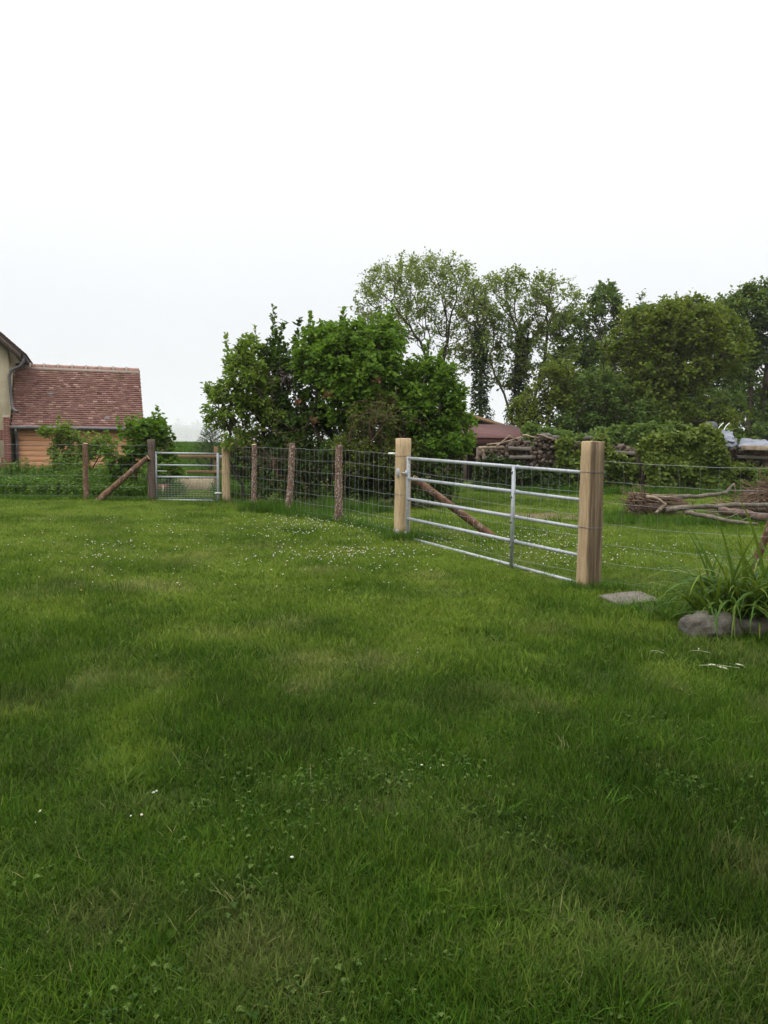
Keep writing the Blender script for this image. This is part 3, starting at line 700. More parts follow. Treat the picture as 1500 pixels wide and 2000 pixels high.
xe = at(735, 850, 16.2)
def dead_twigs(cx, cy, Y, n, wx, wz, L=.5):
    def f(o, N, Pn, rad, h, rg):
        c_ = np.array(at(cx, cy, Y)); S = []
        for _ in range(n):
            p = c_ + rg.normal(0, 1, 3) * np.array([wx, .08, wz]); d = nrm((rg.normal(0, 1, 3) * np.array([1, .35, .6]) + np.array([.5, -.3, -.35]))[None])[0]; m_ = 6
            P = [p]
            for k in range(m_): d = nrm((d + rg.normal(0, .22, 3) + [0, 0, -.06])[None])[0]; P.append(P[-1] + d * L / m_)
            S.append(tube(P, np.linspace(.006, .002, m_ + 1), 3, cap=False))
        V, F = merge(S); b = part('dead_twigs', V, F, M['twig'], o); b['label'] = 'tangle of bare dead twigs'
    return f
tree('bramble_thicket', 'low olive thicket with bare twig tangle below the tall maple bush', 'bush', (xe[0], 16.3), [stem(xe[0] + a, 16.4 + b, [(a * .3, 0, .3), (a * .8, b, .7)]) for a, b in ((-.5, 0), (0, .1), (.5, -.1))],
     [(*at(735, 830, 16.4), .62, .45, .55), (*at(690, 890, 16.3), .55, .4, .45), (*at(780, 900, 16.3), .6, .4, .45), (*at(740, 780, 16.6), .4, .3, .3)],
     800, .11, M['lf_bramble'], M['twig'], 15, leaf=.062, per=5, hmax=3, spread=.075, wr=.38, r_max=.02, noise_cut=.28, extra=dead_twigs(735, 812, 15.95, 48, .30, .18, .5))
tree('shade_thicket', 'dark leafy undergrowth with bare stems just behind fence netting', 'bush', (at(560, 900, 16.9)[0], 16.9), [stem(at(px, 900, 17)[0], 17.0, [(.1, 0, .3), (.0, 0, .6)]) for px in (500, 540, 590, 630, 670, 730, 790)],
     [(*at(520, 905, 17.3), .45, .35, .5), (*at(590, 900, 17.0), .55, .35, .55), (*at(660, 905, 16.8), .6, .4, .6), (*at(820, 920, 16.4), .8, .4, .5), (*at(740, 910, 16.9), .7, .5, .6), (*at(620, 880, 18.2), 1.2, .5, .7), (*at(780, 880, 18.0), 1.1, .5, .7), (*at(480, 890, 18.0), .5, .4, .6), (*at(560, 950, 17.2), .9, .5, .3), (*at(690, 958, 16.8), .9, .5, .32), (*at(830, 955, 16.6), .8, .4, .3)],
     2300, .12, M['lf_lilac'], M['twig'], 16, leaf=.07, per=5.5, hmax=3, spread=.09, wr=.36, r_max=.022, tint_mid=.3, extra=dead_twigs(535, 880, 16.8, 50, .45, .25, .6))

# --- shrubs in front of the annexe and weeds
xf = at(150, 900, 25.5)
tree('rose_bush', 'loose climbing rose bush in front of orange siding', 'bush', (xf[0], 25.5), [stem(xf[0] + a, 25.5, [(a * .4, 0, .4), (a * 1.2, 0, .9)]) for a in (-.35, 0, .35)],
     [(*at(140, 850, 25.2), .55, .4, .38), (*at(100, 845, 25.2), .32, .3, .2), (*at(190, 870, 25.2), .6, .4, .40), (*at(150, 900, 25.2), .75, .4, .5), (*at(120, 880, 25.2), .4, .3, .35)],
     700, .13, M['lf_pale'], M['twig'], 21, leaf=.09, per=5, hmax=3, spread=.11, wr=.34, shoots=10, shoot_len=.45, r_max=.02, noise_cut=.36, tint_mid=.42)
xg = at(275, 900, 19.4)
tree('guelder_bush', 'dark big-leaved bush between annexe corner and small gate', 'bush', (xg[0], 19.4), [stem(xg[0] + a, 19.4 + b, [(a * .3, 0, .4), (a * .9, 0, .9), (a * 1.5, 0, 1.25)]) for a, b in ((-.3, 0), (-.1, .1), (.12, 0), (.3, .1))],
     [(*at(265, 860, 19.4), .5, .5, .42), (*at(300, 850, 19.3), .4, .4, .42), (*at(228, 875, 19.5), .42, .4, .5), (*at(322, 880, 19.3), .25, .3, .3), (*at(240, 920, 19.5), .4, .4, .5), (*at(330, 920, 19.0), .28, .3, .25)],
     750, .11, M['lf_maple'], M['twig'], 22, leaf=.12, per=2.8, hmax=3, spread=.085, wr=.42, shoots=10, shoot_len=.4, r_max=.022, noise_cut=.30, tint_mid=.36)

# young conifer behind the gate post
xp = at(412, 870, 25.5)
co = thing('young_conifer', 'young blue-green conifer peeping out behind small gate post', 'conifer', (xp[0], 25.5, gz_(xp[0], 25.5)))
rg = R(31); top = at(412, 832, 25.5)[2]; g0 = gz_(xp[0], 25.5)
V, F = tube([[xp[0], 25.5, g0 - .1], [xp[0] + .02, 25.5, (g0 + top) / 2], [xp[0], 25.5, top]], [.04, .025, .006], 6); part('trunk', V, F, M['bark_tree'], co)
S0 = []; S1 = []; LP = []; LA = []
for k in range(90):
    z = g0 + .2 + (top - g0 - .25) * (k / 90) ** .9; a = k * 2.4; L = .75 * (1 - (z - g0) / (top - g0)) + .16
    d = np.array([math.cos(a), math.sin(a), .55]); p0_ = np.array([xp[0], 25.5, z]); p1_ = p0_ + nrm(d[None])[0] * L; S0.append(p0_); S1.append(p1_)
    n_ = int(36 * L) + 12; tt = rg.random(n_)[:, None]; LP.append(p0_ + (p1_ - p0_) * (.25 + .8 * tt)); LA.append(nrm(d[None] + rg.normal(0, .8, (n_, 3))))
V, F = segs(S0, S1, .008, .003, 4); part('branches', V, F, M['bark_tree'], co)
LP = np.concatenate(LP); LA = np.concatenate(LA); k = len(LP)
V, F, tt = leaves_vf(LP, LA, rg.normal(size=(k, 3)), .085 * rg.uniform(.7, 1.3, k), .09, rg.random(k), rg, simple=True); part('crown', V, F, M['lf_conifer'], co, {'tint': tt})

# --- trees behind
def ivy_on(px, Y, y_top, y_bot, r, n, lean=0, seed=0):
    def f(o, N, Pn, rad, h, rg):
        a = np.array(at(px, y_bot, Y)); b_ = np.array(at(px + lean, y_top, Y)); t_ = rg.random(n)
        th = rg.random(n) * 2 * np.pi; rr = r * (.15 + 1.9 * fbm(th * .8, t_ * 9, 1, seed, 3) ** 1.3) * (1.25 - .7 * t_) + rg.exponential(.05, n)
        P = a + (b_ - a) * t_[:, None] + np.stack([np.cos(th) * rr, np.sin(th) * rr, rg.normal(0, .12, n)], -1)
        ax = np.stack([np.cos(th), np.sin(th), -.7 + 0 * th], -1) + rg.normal(0, .4, (n, 3))
        V, F, tt = leaves_vf(P, ax, np.stack([np.cos(th), np.sin(th), .6 + 0 * th], -1) + rg.normal(0, .3, (n, 3)), .13 * rg.uniform(.6, 1.3, n), .42, np.clip(rg.normal(.45, .2, n), 0, 1), rg, simple=True)
        part('ivy', V, F, M['lf_ivy'], o, {'tint': tt})
    return f
def tstem(px, Y, pys, dx=None):
    P = [at(px + (dx[k] if dx else 0), p, Y) for k, p in enumerate(pys)]; x, y = P[0][0], P[0][1]
    return [(x, y, gz_(x, y) - .2)] + [tuple(p) for p in P]
def bpt(px, Y): return (X_at(px, Y), Y)
YA = 40.0
tree('ash_tree', 'tall open airy ash tree with bare forks, rising above maple bush', 'tree', bpt(845, YA), [tstem(845, YA, [840, 780, 735, 700], [0, -4, -2, -8]), tstem(862, YA, [840, 780, 720, 680], [0, 0, 2, 8])],
     [(*at(810, 590, YA), 2.9, 2.6, 2.05), (*at(850, 560, YA), 2.1, 2.2, 1.45), (*at(755, 600, YA), 1.7, 1.8, 1.3), (*at(895, 620, YA), 1.5, 1.6, 2.2), (*at(870, 700, YA), 1.3, 1.4, 1.3)],
     2100, .30, M['lf_ash'], M['bark_tree'], 41, leaf=.16, per=3.8, hmax=2, spread=.16, wr=.30, r_tip=.005, shell=.45, simple=True, r_max=.24, up=.06, di=2.6, dk=.40)
tree('ivy_clad_tree', 'slim tree with trunk wrapped in dark ivy beside the ash', 'tree', bpt(938, 37.5), [tstem(938, 37.5, [840, 760, 700, 640], [0, 0, 2, 0])],
     [(*at(928, 600, 37.5), .8, .9, 1.25), (*at(935, 680, 37.5), .75, .8, .9), (*at(905, 680, 37.5), .5, .6, .8)], 300, .26, M['lf_ash'], M['bark_tree'], 42, leaf=.15, per=3.2, hmax=2, spread=.15, wr=.3,
     r_tip=.009, simple=True, r_max=.16, tint_mid=.35, extra=ivy_on(938, 37.5, 640, 830, .26, 2600, 0, 3))
tree('leaning_tree', 'tall half-bare tree with leaning ivy-covered forks over the shed', 'tree', bpt(1012, YA), [tstem(1012, YA, [840, 780, 720, 660], [0, 2, 0, 6]), tstem(1005, YA, [840, 770, 735, 700], [0, -20, -38, -48]), tstem(1030, YA, [840, 760, 700, 640], [0, 18, 34, 40])],
     [(*at(1020, 590, YA), 1.8, 1.8, 1.65), (*at(1085, 610, YA), 1.6, 1.6, 1.8), (*at(1000, 650, YA), 1.4, 1.3, 1.2), (*at(970, 590, YA), 1.0, 1.1, 1.3), (*at(1060, 690, YA), 1.6, 1.4, 1.3), (*at(985, 720, YA), 1.0, 1.0, 1.2)],
     1900, .28, M['lf_ash'], M['bark_tree'], 43, leaf=.17, per=3.8, hmax=2, spread=.16, wr=.32, r_tip=.006, shell=.3, simple=True, r_max=.2, tint_mid=.4, noise_cut=.3, di=2.4, dk=.40,
     extra=ivy_on(1012, YA, 640, 830, .30, 3000, 6, 5))
tree('tall_oak', 'dark dense tree crown between the half-bare tree and broad pale tree', 'tree', bpt(1180, 43), [tstem(1180, 43, [840, 760, 700])],
     [(*at(1180, 620, 43), .95, 1.3, 1.6), (*at(1150, 690, 43), 1.4, 1.5, 1.7), (*at(1215, 650, 43), 1.0, 1.2, 1.2), (*at(1245, 625, 43), .8, 1.0, .8), (*at(1120, 720, 43), 1.5, 1.3, 1.7), (*at(1185, 580, 43), .6, .8, .7), (*at(1110, 640, 43), 1.0, 1.0, 1.0), (*at(1250, 700, 43), 1.4, 1.2, 1.6)],
     1700, .30, M['lf_dark'], M['bark_tree'], 44, leaf=.20, per=7, hmax=3, spread=.2, wr=.36, r_tip=.01, simple=True, r_max=.25, noise_cut=.26, shoots=14, shoot_len=.9)
tree('broad_tree', 'broad rounded olive green tree filling the middle of the wood edge', 'tree', bpt(1310, 34), [tstem(1310, 34, [840, 790, 740]), tstem(1290, 34, [840, 790, 750], [0, -10, -25])],
     [(*at(1320, 690, 34), 2.3, 2.0, 2.2), (*at(1260, 740, 34), 1.7, 1.7, 1.6), (*at(1385, 740, 34), 1.25, 1.5, 1.6), (*at(1330, 630, 34), 1.6, 1.5, .95), (*at(1410, 690, 34), 1.1, 1.2, 1.5), (*at(1230, 680, 34), 1.1, 1.2, 1.1), (*at(1210, 770, 34), 1.2, 1.3, 1.1), (*at(1290, 780, 34), 2.2, 1.8, 1.2), (*at(1380, 820, 33.5), 1.3, 1.2, .8), (*at(1250, 825, 33), 1.5, 1.2, .7)],
     3300, .27, M['lf_dense'], M['bark_tree'], 45, leaf=.17, per=7.5, hmax=3, spread=.19, wr=.36, r_tip=.009, simple=True, r_max=.22, noise_cut=.24, tint_mid=.5, shoots=40, shoot_len=.5)
tree('poplar_tree', 'tall bluish green tree at picture edge with bare lower trunk', 'tree', bpt(1462, 42), [tstem(1462, 42, [840, 780, 710, 660], [0, 2, 6, 8]), tstem(1490, 42, [840, 760, 700, 660], [0, 4, 10, 20])],
     [(*at(1470, 610, 42), 1.6, 1.7, 1.45), (*at(1435, 640, 42), 1.35, 1.3, 1.6), (*at(1530, 640, 42), 1.7, 1.6, 1.8), (*at(1500, 580, 42), 1.3, 1.3, .8), (*at(1520, 760, 42), .9, 1.0, .9), (*at(1440, 745, 42), .7, .9, 1.4), (*at(1480, 700, 42), 1.2, 1.1, .8), (*at(1500, 820, 42), 1.2, 1.0, 1.0)],
     1700, .30, M['lf_dark'], M['bark_tree'], 46, leaf=.20, per=6.5, hmax=3, spread=.2, wr=.34, r_tip=.01, simple=True, r_max=.19, noise_cut=.24, tint_mid=.62)
tree('lime_tree', 'shaded tree crown peeping out behind the broad olive tree', 'tree', bpt(1350, 48), [tstem(1350, 48, [840, 760, 720])],
     [(*at(1300, 690, 48), 2.6, 1.6, 2.2), (*at(1400, 700, 48), 2.4, 1.6, 2.4), (*at(1350, 780, 48), 3.4, 1.6, 1.9), (*at(1180, 770, 48), 2.4, 1.4, 1.9), (*at(1480, 790, 48), 2.2, 1.4, 1.7), (*at(1410, 620, 48), 1.1, 1.2, 1.0)],
     2000, .34, M['lf_dark'], M['bark_tree'], 47, leaf=.24, per=6, hmax=3, spread=.24, wr=.36, r_tip=.01, simple=True, r_max=.25, noise_cut=.14)
for nm_, lb, px, Y, env, sd_, mt in (
    ('hazel_bush', 'bushy green hazel low behind the red shed roof', 1060, 33, [(1055, 800, 1.2, 1.0, 1.0), (1025, 825, .8, .8, .6), (1090, 840, 1.3, .8, .6), (1110, 780, 1.1, 1.0, 1.15), (1085, 740, .8, .8, .7)], 51, 'lf_dense'),
    ('hawthorn_bush', 'dark rounded bush under the broad tree behind bramble-topped firewood', 1180, 32, [(1180, 800, 1.3, 1.0, 1.0), (1230, 825, 1.3, 1.0, .8), (1140, 830, 1.2, .9, .8), (1180, 850, 1.6, .9, .5), (1170, 755, .9, .9, .75)], 52, 'lf_dark'),
    ('elm_scrub', 'shaded scrub behind the tarpaulin below the tall edge tree', 1400, 36, [(1400, 810, 1.5, 1.0, .9), (1340, 830, 1.3, 1.0, .7), (1440, 850, .9, .9, .45), (1500, 850, 1.2, .9, .5)], 53, 'lf_dark')):
    tree(nm_, lb, 'bush', bpt(px, Y), [stem(X_at(px, Y) + a, Y, [(a * .5, 0, .5), (a, 0, 1.0)]) for a in (-.6, 0, .6)],
         [(*at(e_[0], e_[1], Y), *e_[2:]) for e_ in env], 950, .22, M[mt], M['bark_tree'], sd_, leaf=.14, per=7, hmax=3, spread=.15, wr=.36, r_tip=.007, simple=True, r_max=.06, noise_cut=.2, shoots=10, shoot_len=.5)

# ------------------------------------------------------------------ firewood wall under brambles
WY = 23.0
wx0, wx1 = X_at(925, WY), X_at(1560, WY); wg = gz_(6, WY)
def wtop(x):   # height of the pile along its length
    px = np.interp(x, [X_at(p, WY) for p in (925, 945, 975, 1010, 1060, 1100, 1150, 1250, 1380, 1440, 1500, 1560)], [885, 880, 868, 858, 852, 858, 862, 862, 868, 868, 880, 882])
    return EYE + (868 - px + 2) * WY / F_PX
wood = thing('woodpile', 'long weathered firewood stack half buried in brambles behind the gate', 'woodpile', (wx0, WY, wg))
rg = R(61); log_me = []
for k in range(7):
    n_ = 7; th = np.sort(rg.random(n_) * .5 + np.arange(n_)) / n_ * 2 * np.pi; rr = .07 * rg.uniform(.65, 1.2, n_)
    if k % 2: rr[int(rg.integers(n_))] *= .35
    c_ = np.stack([np.cos(th) * rr, 0 * th, np.sin(th) * rr * .85], -1)
    V = np.concatenate([c_ + [0, -.02, 0], c_ * 1.03, c_ * 1.0 + [0, .45, 0]]); i_ = np.arange(n_); j_ = (i_ + 1) % n_
    F = [np.array([np.arange(n_)]), np.concatenate([np.stack([i_, i_ + n_, j_ + n_, j_], -1), np.stack([i_ + n_, i_ + 2 * n_, j_ + 2 * n_, j_ + n_], -1)])]
    log_me.append(mesh('firewood', V, F, [M['log_end'], M['log_bark']], mi=[0] + [1] * (2 * n_)))
cnt = 0
def add_log(x, z, y=WY, s=1.0, rot=None, me=None):
    global cnt
    o = link('log', me or log_me[int(rg.integers(7))], wood); o.location = (x - wx0, y - WY, z - wg); cnt += 1
    o.rotation_euler = rot or (rg.normal(0, .05), rg.random() * 6.28, rg.normal(0, .12)); o.scale = (s, 1, s)
def row_fill(pa, pb, zlo, cap):
    x = X_at(pa, WY); xe_ = X_at(pb, WY); c0 = cnt
    while x < xe_:
        top_ = float(wtop(x)) - .06; z = zlo + rg.uniform(0, .05)
        while z < top_ and cnt - c0 < cap:
            add_log(x + rg.normal(0, .02), z, WY + rg.normal(0, .05), rg.uniform(.75, 1.25)); z += rg.uniform(.095, .14)
        x += rg.uniform(.11, .145)
row_fill(940, 1108, .70, 150); row_fill(1108, 1290, .95, 84); row_fill(1395, 1540, .80, 66)
V, F = box_vf(wx0 + .15, wx1, WY + .1, WY + .75, wg - .05, 1.42); part('core', V, F, M['log_bark'], wood)
for px, py, L, rz_2 in ((1015, 876, .62, .02), (1016, 893, .66, -.02), (960, 895, .5, .0), (1215, 884, .7, .05), (1470, 893, .9, .03)):   # flat timbers
    p = at(px, py, WY - .14); V, F = bevel_box(-L / 2, L / 2, -.05, .1, -.045, .045, .008, 4, .003, int(px)); o = part('timber', V, F, M['timber_grey'], None); o.parent = wood
    o.location = (p[0] - wx0, p[1] - WY, p[2] - wg); o.rotation_euler = (0, rz_2, 0)
for px0, py0, px1, py1, r_ in ((935, 876, 985, 874, .05), (950, 868, 1000, 862, .025), (985, 864, 1030, 850, .022), (993, 850, 1008, 863, .018), (1020, 850, 1055, 855, .03), (968, 872, 992, 852, .02), (1050, 848, 1090, 860, .028), (940, 878, 948, 900, .06), (1005, 858, 1028, 853, .02)):
    a, b_ = at(px0, py0, WY - .1), at(px1, py1, WY - .02); P = a + (b_ - a) * np.linspace(0, 1, 5)[:, None] + rg.normal(0, .012, (5, 3)); V, F = tube(P, [r_, r_ * .97, r_ * .9, r_ * .85, r_ * .75], 7, .08, int(px0)); part('branch', V, F, M['twig_pale'], wood)
def boulder(ctr, rx, ry, rz3, seed, sub=3, amp=.18):
    bm = bmesh.new(); bmesh.ops.create_icosphere(bm, subdivisions=sub, radius=1); bm.verts.ensure_lookup_table()
    V = np.array([v.co[:] for v in bm.verts]); F = np.array([[v.index for v in f.verts] for f in bm.faces]); bm.free()
    n_ = fbm(V[:, 0] * 1.3 + V[:, 2] * .7 + 9, V[:, 1] * 1.3 - V[:, 2] * .8 + 5, .8, seed, 5) - .5; n_ = n_ + .35 * (np.abs(fbm(V[:, 0] - V[:, 2] * .9 + 4, V[:, 1] + V[:, 2] + 2, .9, seed + 7, 2) - .5) - .15)
    V = V * (1 + amp * 2 * n_)[:, None]; V[:, 2] = np.clip(V[:, 2], -.6, .8)
    return V * [rx, ry, rz3] + np.array(ctr), F
for k, (px, py, r_) in enumerate(((1065, 852, .20), (1085, 855, .14), (1150, 856, .15))):
    p = at(px, py, WY + .1); V, F = boulder(p, r_, r_ * .8, r_ * .6, 70 + k, 2)
    o = part('stone', V, F, M['rock'], None); tag(o, ['large grey stone resting on top of the firewood', 'smaller pale stone beside the large one on firewood', 'grey stone on firewood just behind the near gate post'][k], 'stone', 'stones on the woodpile')

# brambles over the pile
def shrub_mass(name, label, n, fn, mat, leaf, seed, wr=.4, cat='bramble', stems_n=0, cols=None):
    rg = R(seed); P, Nn = fn(rg, n)
    k = len(P); ax = nrm(Nn * .5 + rg.normal(0, .7, (k, 3)) - [0, 0, .25]); nm = nrm(Nn + rg.normal(0, .5, (k, 3)) + [0, 0, .5])
    tint = np.clip(rg.normal(.42, .16, k) + .35 * (fbm(P[:, 0] * 2, P[:, 2] * 2 + P[:, 1], 1.0, seed, 2) - .5) + .22 * np.clip(Nn[:, 2], 0, 1), 0, 1)  # upward-facing leaves get a lighter tint, painting top light into the foliage
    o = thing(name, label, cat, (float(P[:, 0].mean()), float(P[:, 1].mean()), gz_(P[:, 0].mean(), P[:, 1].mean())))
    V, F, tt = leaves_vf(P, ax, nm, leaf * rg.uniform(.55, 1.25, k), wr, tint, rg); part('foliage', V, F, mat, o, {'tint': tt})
    if stems_n:
        S = []
        for _ in range(stems_n):
            p = P[int(rg.integers(k))]; g = gz_(p[0], p[1]); q0 = np.array([p[0] + rg.normal(0, .15), p[1] + .1, g]); t_ = np.linspace(0, 1, 6)[:, None]
            S.append(tube(q0 + (p - q0) * t_ + np.sin(t_ * np.pi) * np.array([rg.normal(0, .1), -.08, .1]), np.linspace(.008, .003, 6), 4, cap=False))
        V, F = merge(S); part('stems', V, F, M['twig'], o)
    return o
def bramble_fn(pa, pb, Yc, tops, lows, thick, lump=.36):
    xa_, xb_ = X_at(pa, Yc), X_at(pb, Yc); pxs = np.linspace(pa, pb, len(tops)); xs_ = [X_at(p, Yc) for p in pxs]
    tz = [at(p, q_, Yc)[2] for p, q_ in zip(pxs, tops)]; lz = [at(p, q_, Yc)[2] for p, q_ in zip(pxs, lows)]
    def fn(rg, n):
        x = rg.uniform(xa_, xb_, n); t_ = np.interp(x, xs_, tz); l_ = np.interp(x, xs_, lz)
        u_ = rg.random(n); ang = u_ * np.pi * .62        # from vertical front face over the top
        z = l_ + (t_ - l_) * np.clip(np.sin(ang) ** .8 + rg.normal(0, .02, n), 0, 1.05); y = Yc - thick * np.cos(ang) ** .6 * np.sign(np.cos(ang)) if False else Yc - thick * np.cos(ang)
        lumpv = (fbm(x, z * 1.3 + y, .8, 3, 3) - .5) * 2.6 * lump + rg.exponential(.05, n) * (rg.random(n) < .25)
        Nn = nrm(np.stack([0 * x, -np.cos(ang), np.sin(ang) * .8], -1))
        P = np.stack([x, y, z], -1) + Nn * lumpv[:, None] - Nn * (rg.random(n) ** 2 * .3)[:, None]
        keep = (P[:, 2] > T(P[:, 0], P[:, 1]) + .02) & (fbm(x * 1.1 + 7, z * 1.4 + u_, .4, 8, 2) > .30)
        return P[keep], Nn[keep]
    return fn
shrub_mass('bramble_hedge', 'thick bramble mound, top light painted into its leaves, spilling over the firewood stack', 15000, bramble_fn(1252, 1400, WY - .25, [888, 862, 848, 843, 845, 849, 862], [955] * 7, .75), M['lf_bramble'], .13, 81, stems_n=60)
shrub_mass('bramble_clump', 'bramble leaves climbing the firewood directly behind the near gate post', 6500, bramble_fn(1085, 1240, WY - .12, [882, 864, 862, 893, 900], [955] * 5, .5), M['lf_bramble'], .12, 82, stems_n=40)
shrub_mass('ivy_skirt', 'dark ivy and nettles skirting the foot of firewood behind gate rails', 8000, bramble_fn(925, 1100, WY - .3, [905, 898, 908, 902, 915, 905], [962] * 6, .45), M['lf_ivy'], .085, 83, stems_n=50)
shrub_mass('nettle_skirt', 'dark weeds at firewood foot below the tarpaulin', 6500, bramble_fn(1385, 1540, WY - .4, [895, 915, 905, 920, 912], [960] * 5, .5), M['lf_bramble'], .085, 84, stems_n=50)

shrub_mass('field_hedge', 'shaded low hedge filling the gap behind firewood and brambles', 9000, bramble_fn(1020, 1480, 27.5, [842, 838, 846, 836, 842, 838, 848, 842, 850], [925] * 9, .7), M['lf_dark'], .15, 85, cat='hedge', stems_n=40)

# tarpaulins, drum, pipes on the pile
def sheet(name, label, pts, mat, n=14, amp=.05, seed=0, cat='tarpaulin', thick=.012):
    rg = R(seed); A_, B_, C_, D_ = [np.array(p, float) for p in pts]; u_, v_ = np.meshgrid(np.linspace(0, 1, n), np.linspace(0, 1, n))
    P = (A_ * (1 - u_)[..., None] + B_ * u_[..., None]) * (1 - v_)[..., None] + (D_ * (1 - u_)[..., None] + C_ * u_[..., None]) * v_[..., None]
    P[..., 2] += amp * 2 * (np.abs(fbm(u_ * 3 + seed, v_ * 3, .6, seed, 3) - .5) * 2.2) + amp * 1.5 * np.sin(u_ * np.pi) * np.sin(v_ * np.pi)
    P[..., 1] += amp * (fbm(u_ * 3, v_ * 3 + 4, .5, seed + 3, 2) - .5)
    V = P.reshape(-1, 3); i_, j_ = np.meshgrid(np.arange(n - 1), np.arange(n - 1), indexing='ij')
    q_ = np.stack([i_ * n + j_, i_ * n + j_ + 1, (i_ + 1) * n + j_ + 1, (i_ + 1) * n + j_], -1).reshape(-1, 4)
    o = part(name, V, q_, mat); md = o.modifiers.new('thick', 'SOLIDIFY'); md.thickness = thick
    return tag(o, label, cat)
yt = WY - .35
sheet('tarpaulin', 'crumpled pale silver tarpaulin peak on end of bramble mound', [at(1378, 868, yt), at(1436, 864, yt), at(1430, 846, yt + .8), at(1392, 843, yt + .8)], M['tarp'], amp=.07, seed=3)
sheet('plastic_sheet', 'dark blue-grey sheet tucked under the silver tarpaulin', [at(1372, 876, yt - .15), at(1440, 874, yt - .15), at(1440, 858, yt + .4), at(1384, 858, yt + .4)], M['tarp_dark'], amp=.07, seed=8)
sheet('tarpaulin', 'grey rumpled tarpaulin over the stack end at picture edge', [at(1440, 876, yt), at(1545, 884, yt), at(1545, 872, yt + .9), at(1450, 856, yt + .9)], M['tarp'], amp=.06, seed=12)
p = at(1490, 874, yt - .15); V, F = bevel_box(p[0] - .6, p[0] + .7, p[1] - .03, p[1] + .05, p[2] - .07, p[2] + .05, .006, 5, .003, 3); o = part('plank', V, F, M['twig_pale']); tag(o, 'grey weathered plank edging the tarpaulin at picture edge', 'plank')
p = at(1388, 834, WY + .5)
drum = thing('cable_drum', 'dim grey round drum end behind the tarpaulin', 'drum', tuple(p - np.array([0, 0, .18])))
for dy, r_, n_ in ((-.12, .16, 'flange'), (.12, .16, 'flange'), (0, .08, 'core')):
    hw = .02 if n_ == 'flange' else .11
    V, F = tube([[p[0], p[1] + dy - hw, p[2]], [p[0], p[1] + dy + hw, p[2]]], r_, 16); part(n_, V, F, M['drum'], drum)
V, F = bevel_box(p[0] - .1, p[0] + .1, p[1] - .1, p[1] + .1, 1.2, p[2] - .1, .01); part('support', V, F, M['drum'], drum)
for k, px in enumerate((1400, 1412)):
    a = at(px, 846, WY + .2); b_ = at(px + 13, 826, WY + .35); t_ = np.linspace(0, 1, 6)[:, None]
    P = a + (b_ - a) * t_ + np.sin(t_ * np.pi) * np.array([-.03, 0, .02]); P = np.concatenate([np.array([[P[0][0] - .1, WY + .1, 1.35]]), P]); V, F = tube(P, .011, 6); o = part('pipe', V, F, M['white']); tag(o, ['pale thin pipe sticking up beside the grey drum', 'second pale thin pipe, farther from the grey drum'][k], 'pipe', 'pipes on the woodpile')

# ------------------------------------------------------------------ fences
def wire_path(a, b_, n=10, sag=.01, seed=0, jit=.004):
    t_ = np.linspace(0, 1, n)[:, None]; P = np.array(a) + (np.array(b_) - np.array(a)) * t_
    P = P - np.array([0, 0, 1.]) * (4 * sag * t_ * (1 - t_)); rg = R(seed); P[1:-1, 2] += rg.normal(0, jit, n - 2); P[1:-1, :2] += rg.normal(0, jit, (n - 2, 2)); return P
def round_post(name, parent, base, top, r, mat, seed, n=10, m=14):
    t_ = np.linspace(0, 1, m)[:, None]; P = np.array(base) + (np.array(top) - np.array(base)) * t_; rg = R(seed)
    P[1:-1, :2] += np.cumsum(rg.normal(0, .0035, (m - 2, 2)), 0); rr = r * (1.06 - .12 * t_[:, 0]) * (1 + rg.normal(0, .035, m))
    V, F = tube(P, rr, n, .05, seed); o = part(name, V, [F[0]], mat, parent, smooth=True)
    th = np.arange(n); part('cut_end', V[-n:] + [0, 0, .001], [th[None]], M['cut'], o)
    return o
def netting(parent, A_, B_, heights, pitch, r=.0018, sag=.012, seed=0, ztop=None, stay_lean=0, stay_r=None, mat=None):
    """wire netting between two ground points; every line wire is a part, the fine stays are one part"""
    A_ = np.array(A_, float); B_ = np.array(B_, float); paths = []; mat = mat or M['wire_pale']
    L = np.linalg.norm(B_[:2] - A_[:2]); n = max(8, int(L / .25))
    for k, h in enumerate(heights):
        P = wire_path(A_ + [0, 0, h], B_ + [0, 0, h], n, sag * (1.3 - .3 * k / len(heights)), seed + k); paths.append(P)
        V, F = tube(P, r * (1.35 if k == len(heights) - 1 else 1), 5); part('line_wire', V, F, mat, parent)
    ns = int(L / pitch); S0 = []; S1 = []; rg = R(seed + 99)
    for s in (np.arange(ns) + .5) / ns:
        s = s + rg.normal(0, .08 / ns); prev = None
        for P in paths:
            f = np.clip(s + rg.normal(0, .04 / ns), 0, 1) * (n - 1); i_ = min(int(f), n - 2); q_ = P[i_] + (P[i_ + 1] - P[i_]) * (f - i_)
            if prev is not None: S0.append(prev); S1.append(q_)
            prev = q_
    V, F = segs(S0, S1, stay_r or r * .8, stay_r or r * .8, 4); part('vertical_stays', V, F, mat, parent)
def gp(px, Y): x = X_at(px, Y); return np.array([x, Y, gz_(x, Y)])
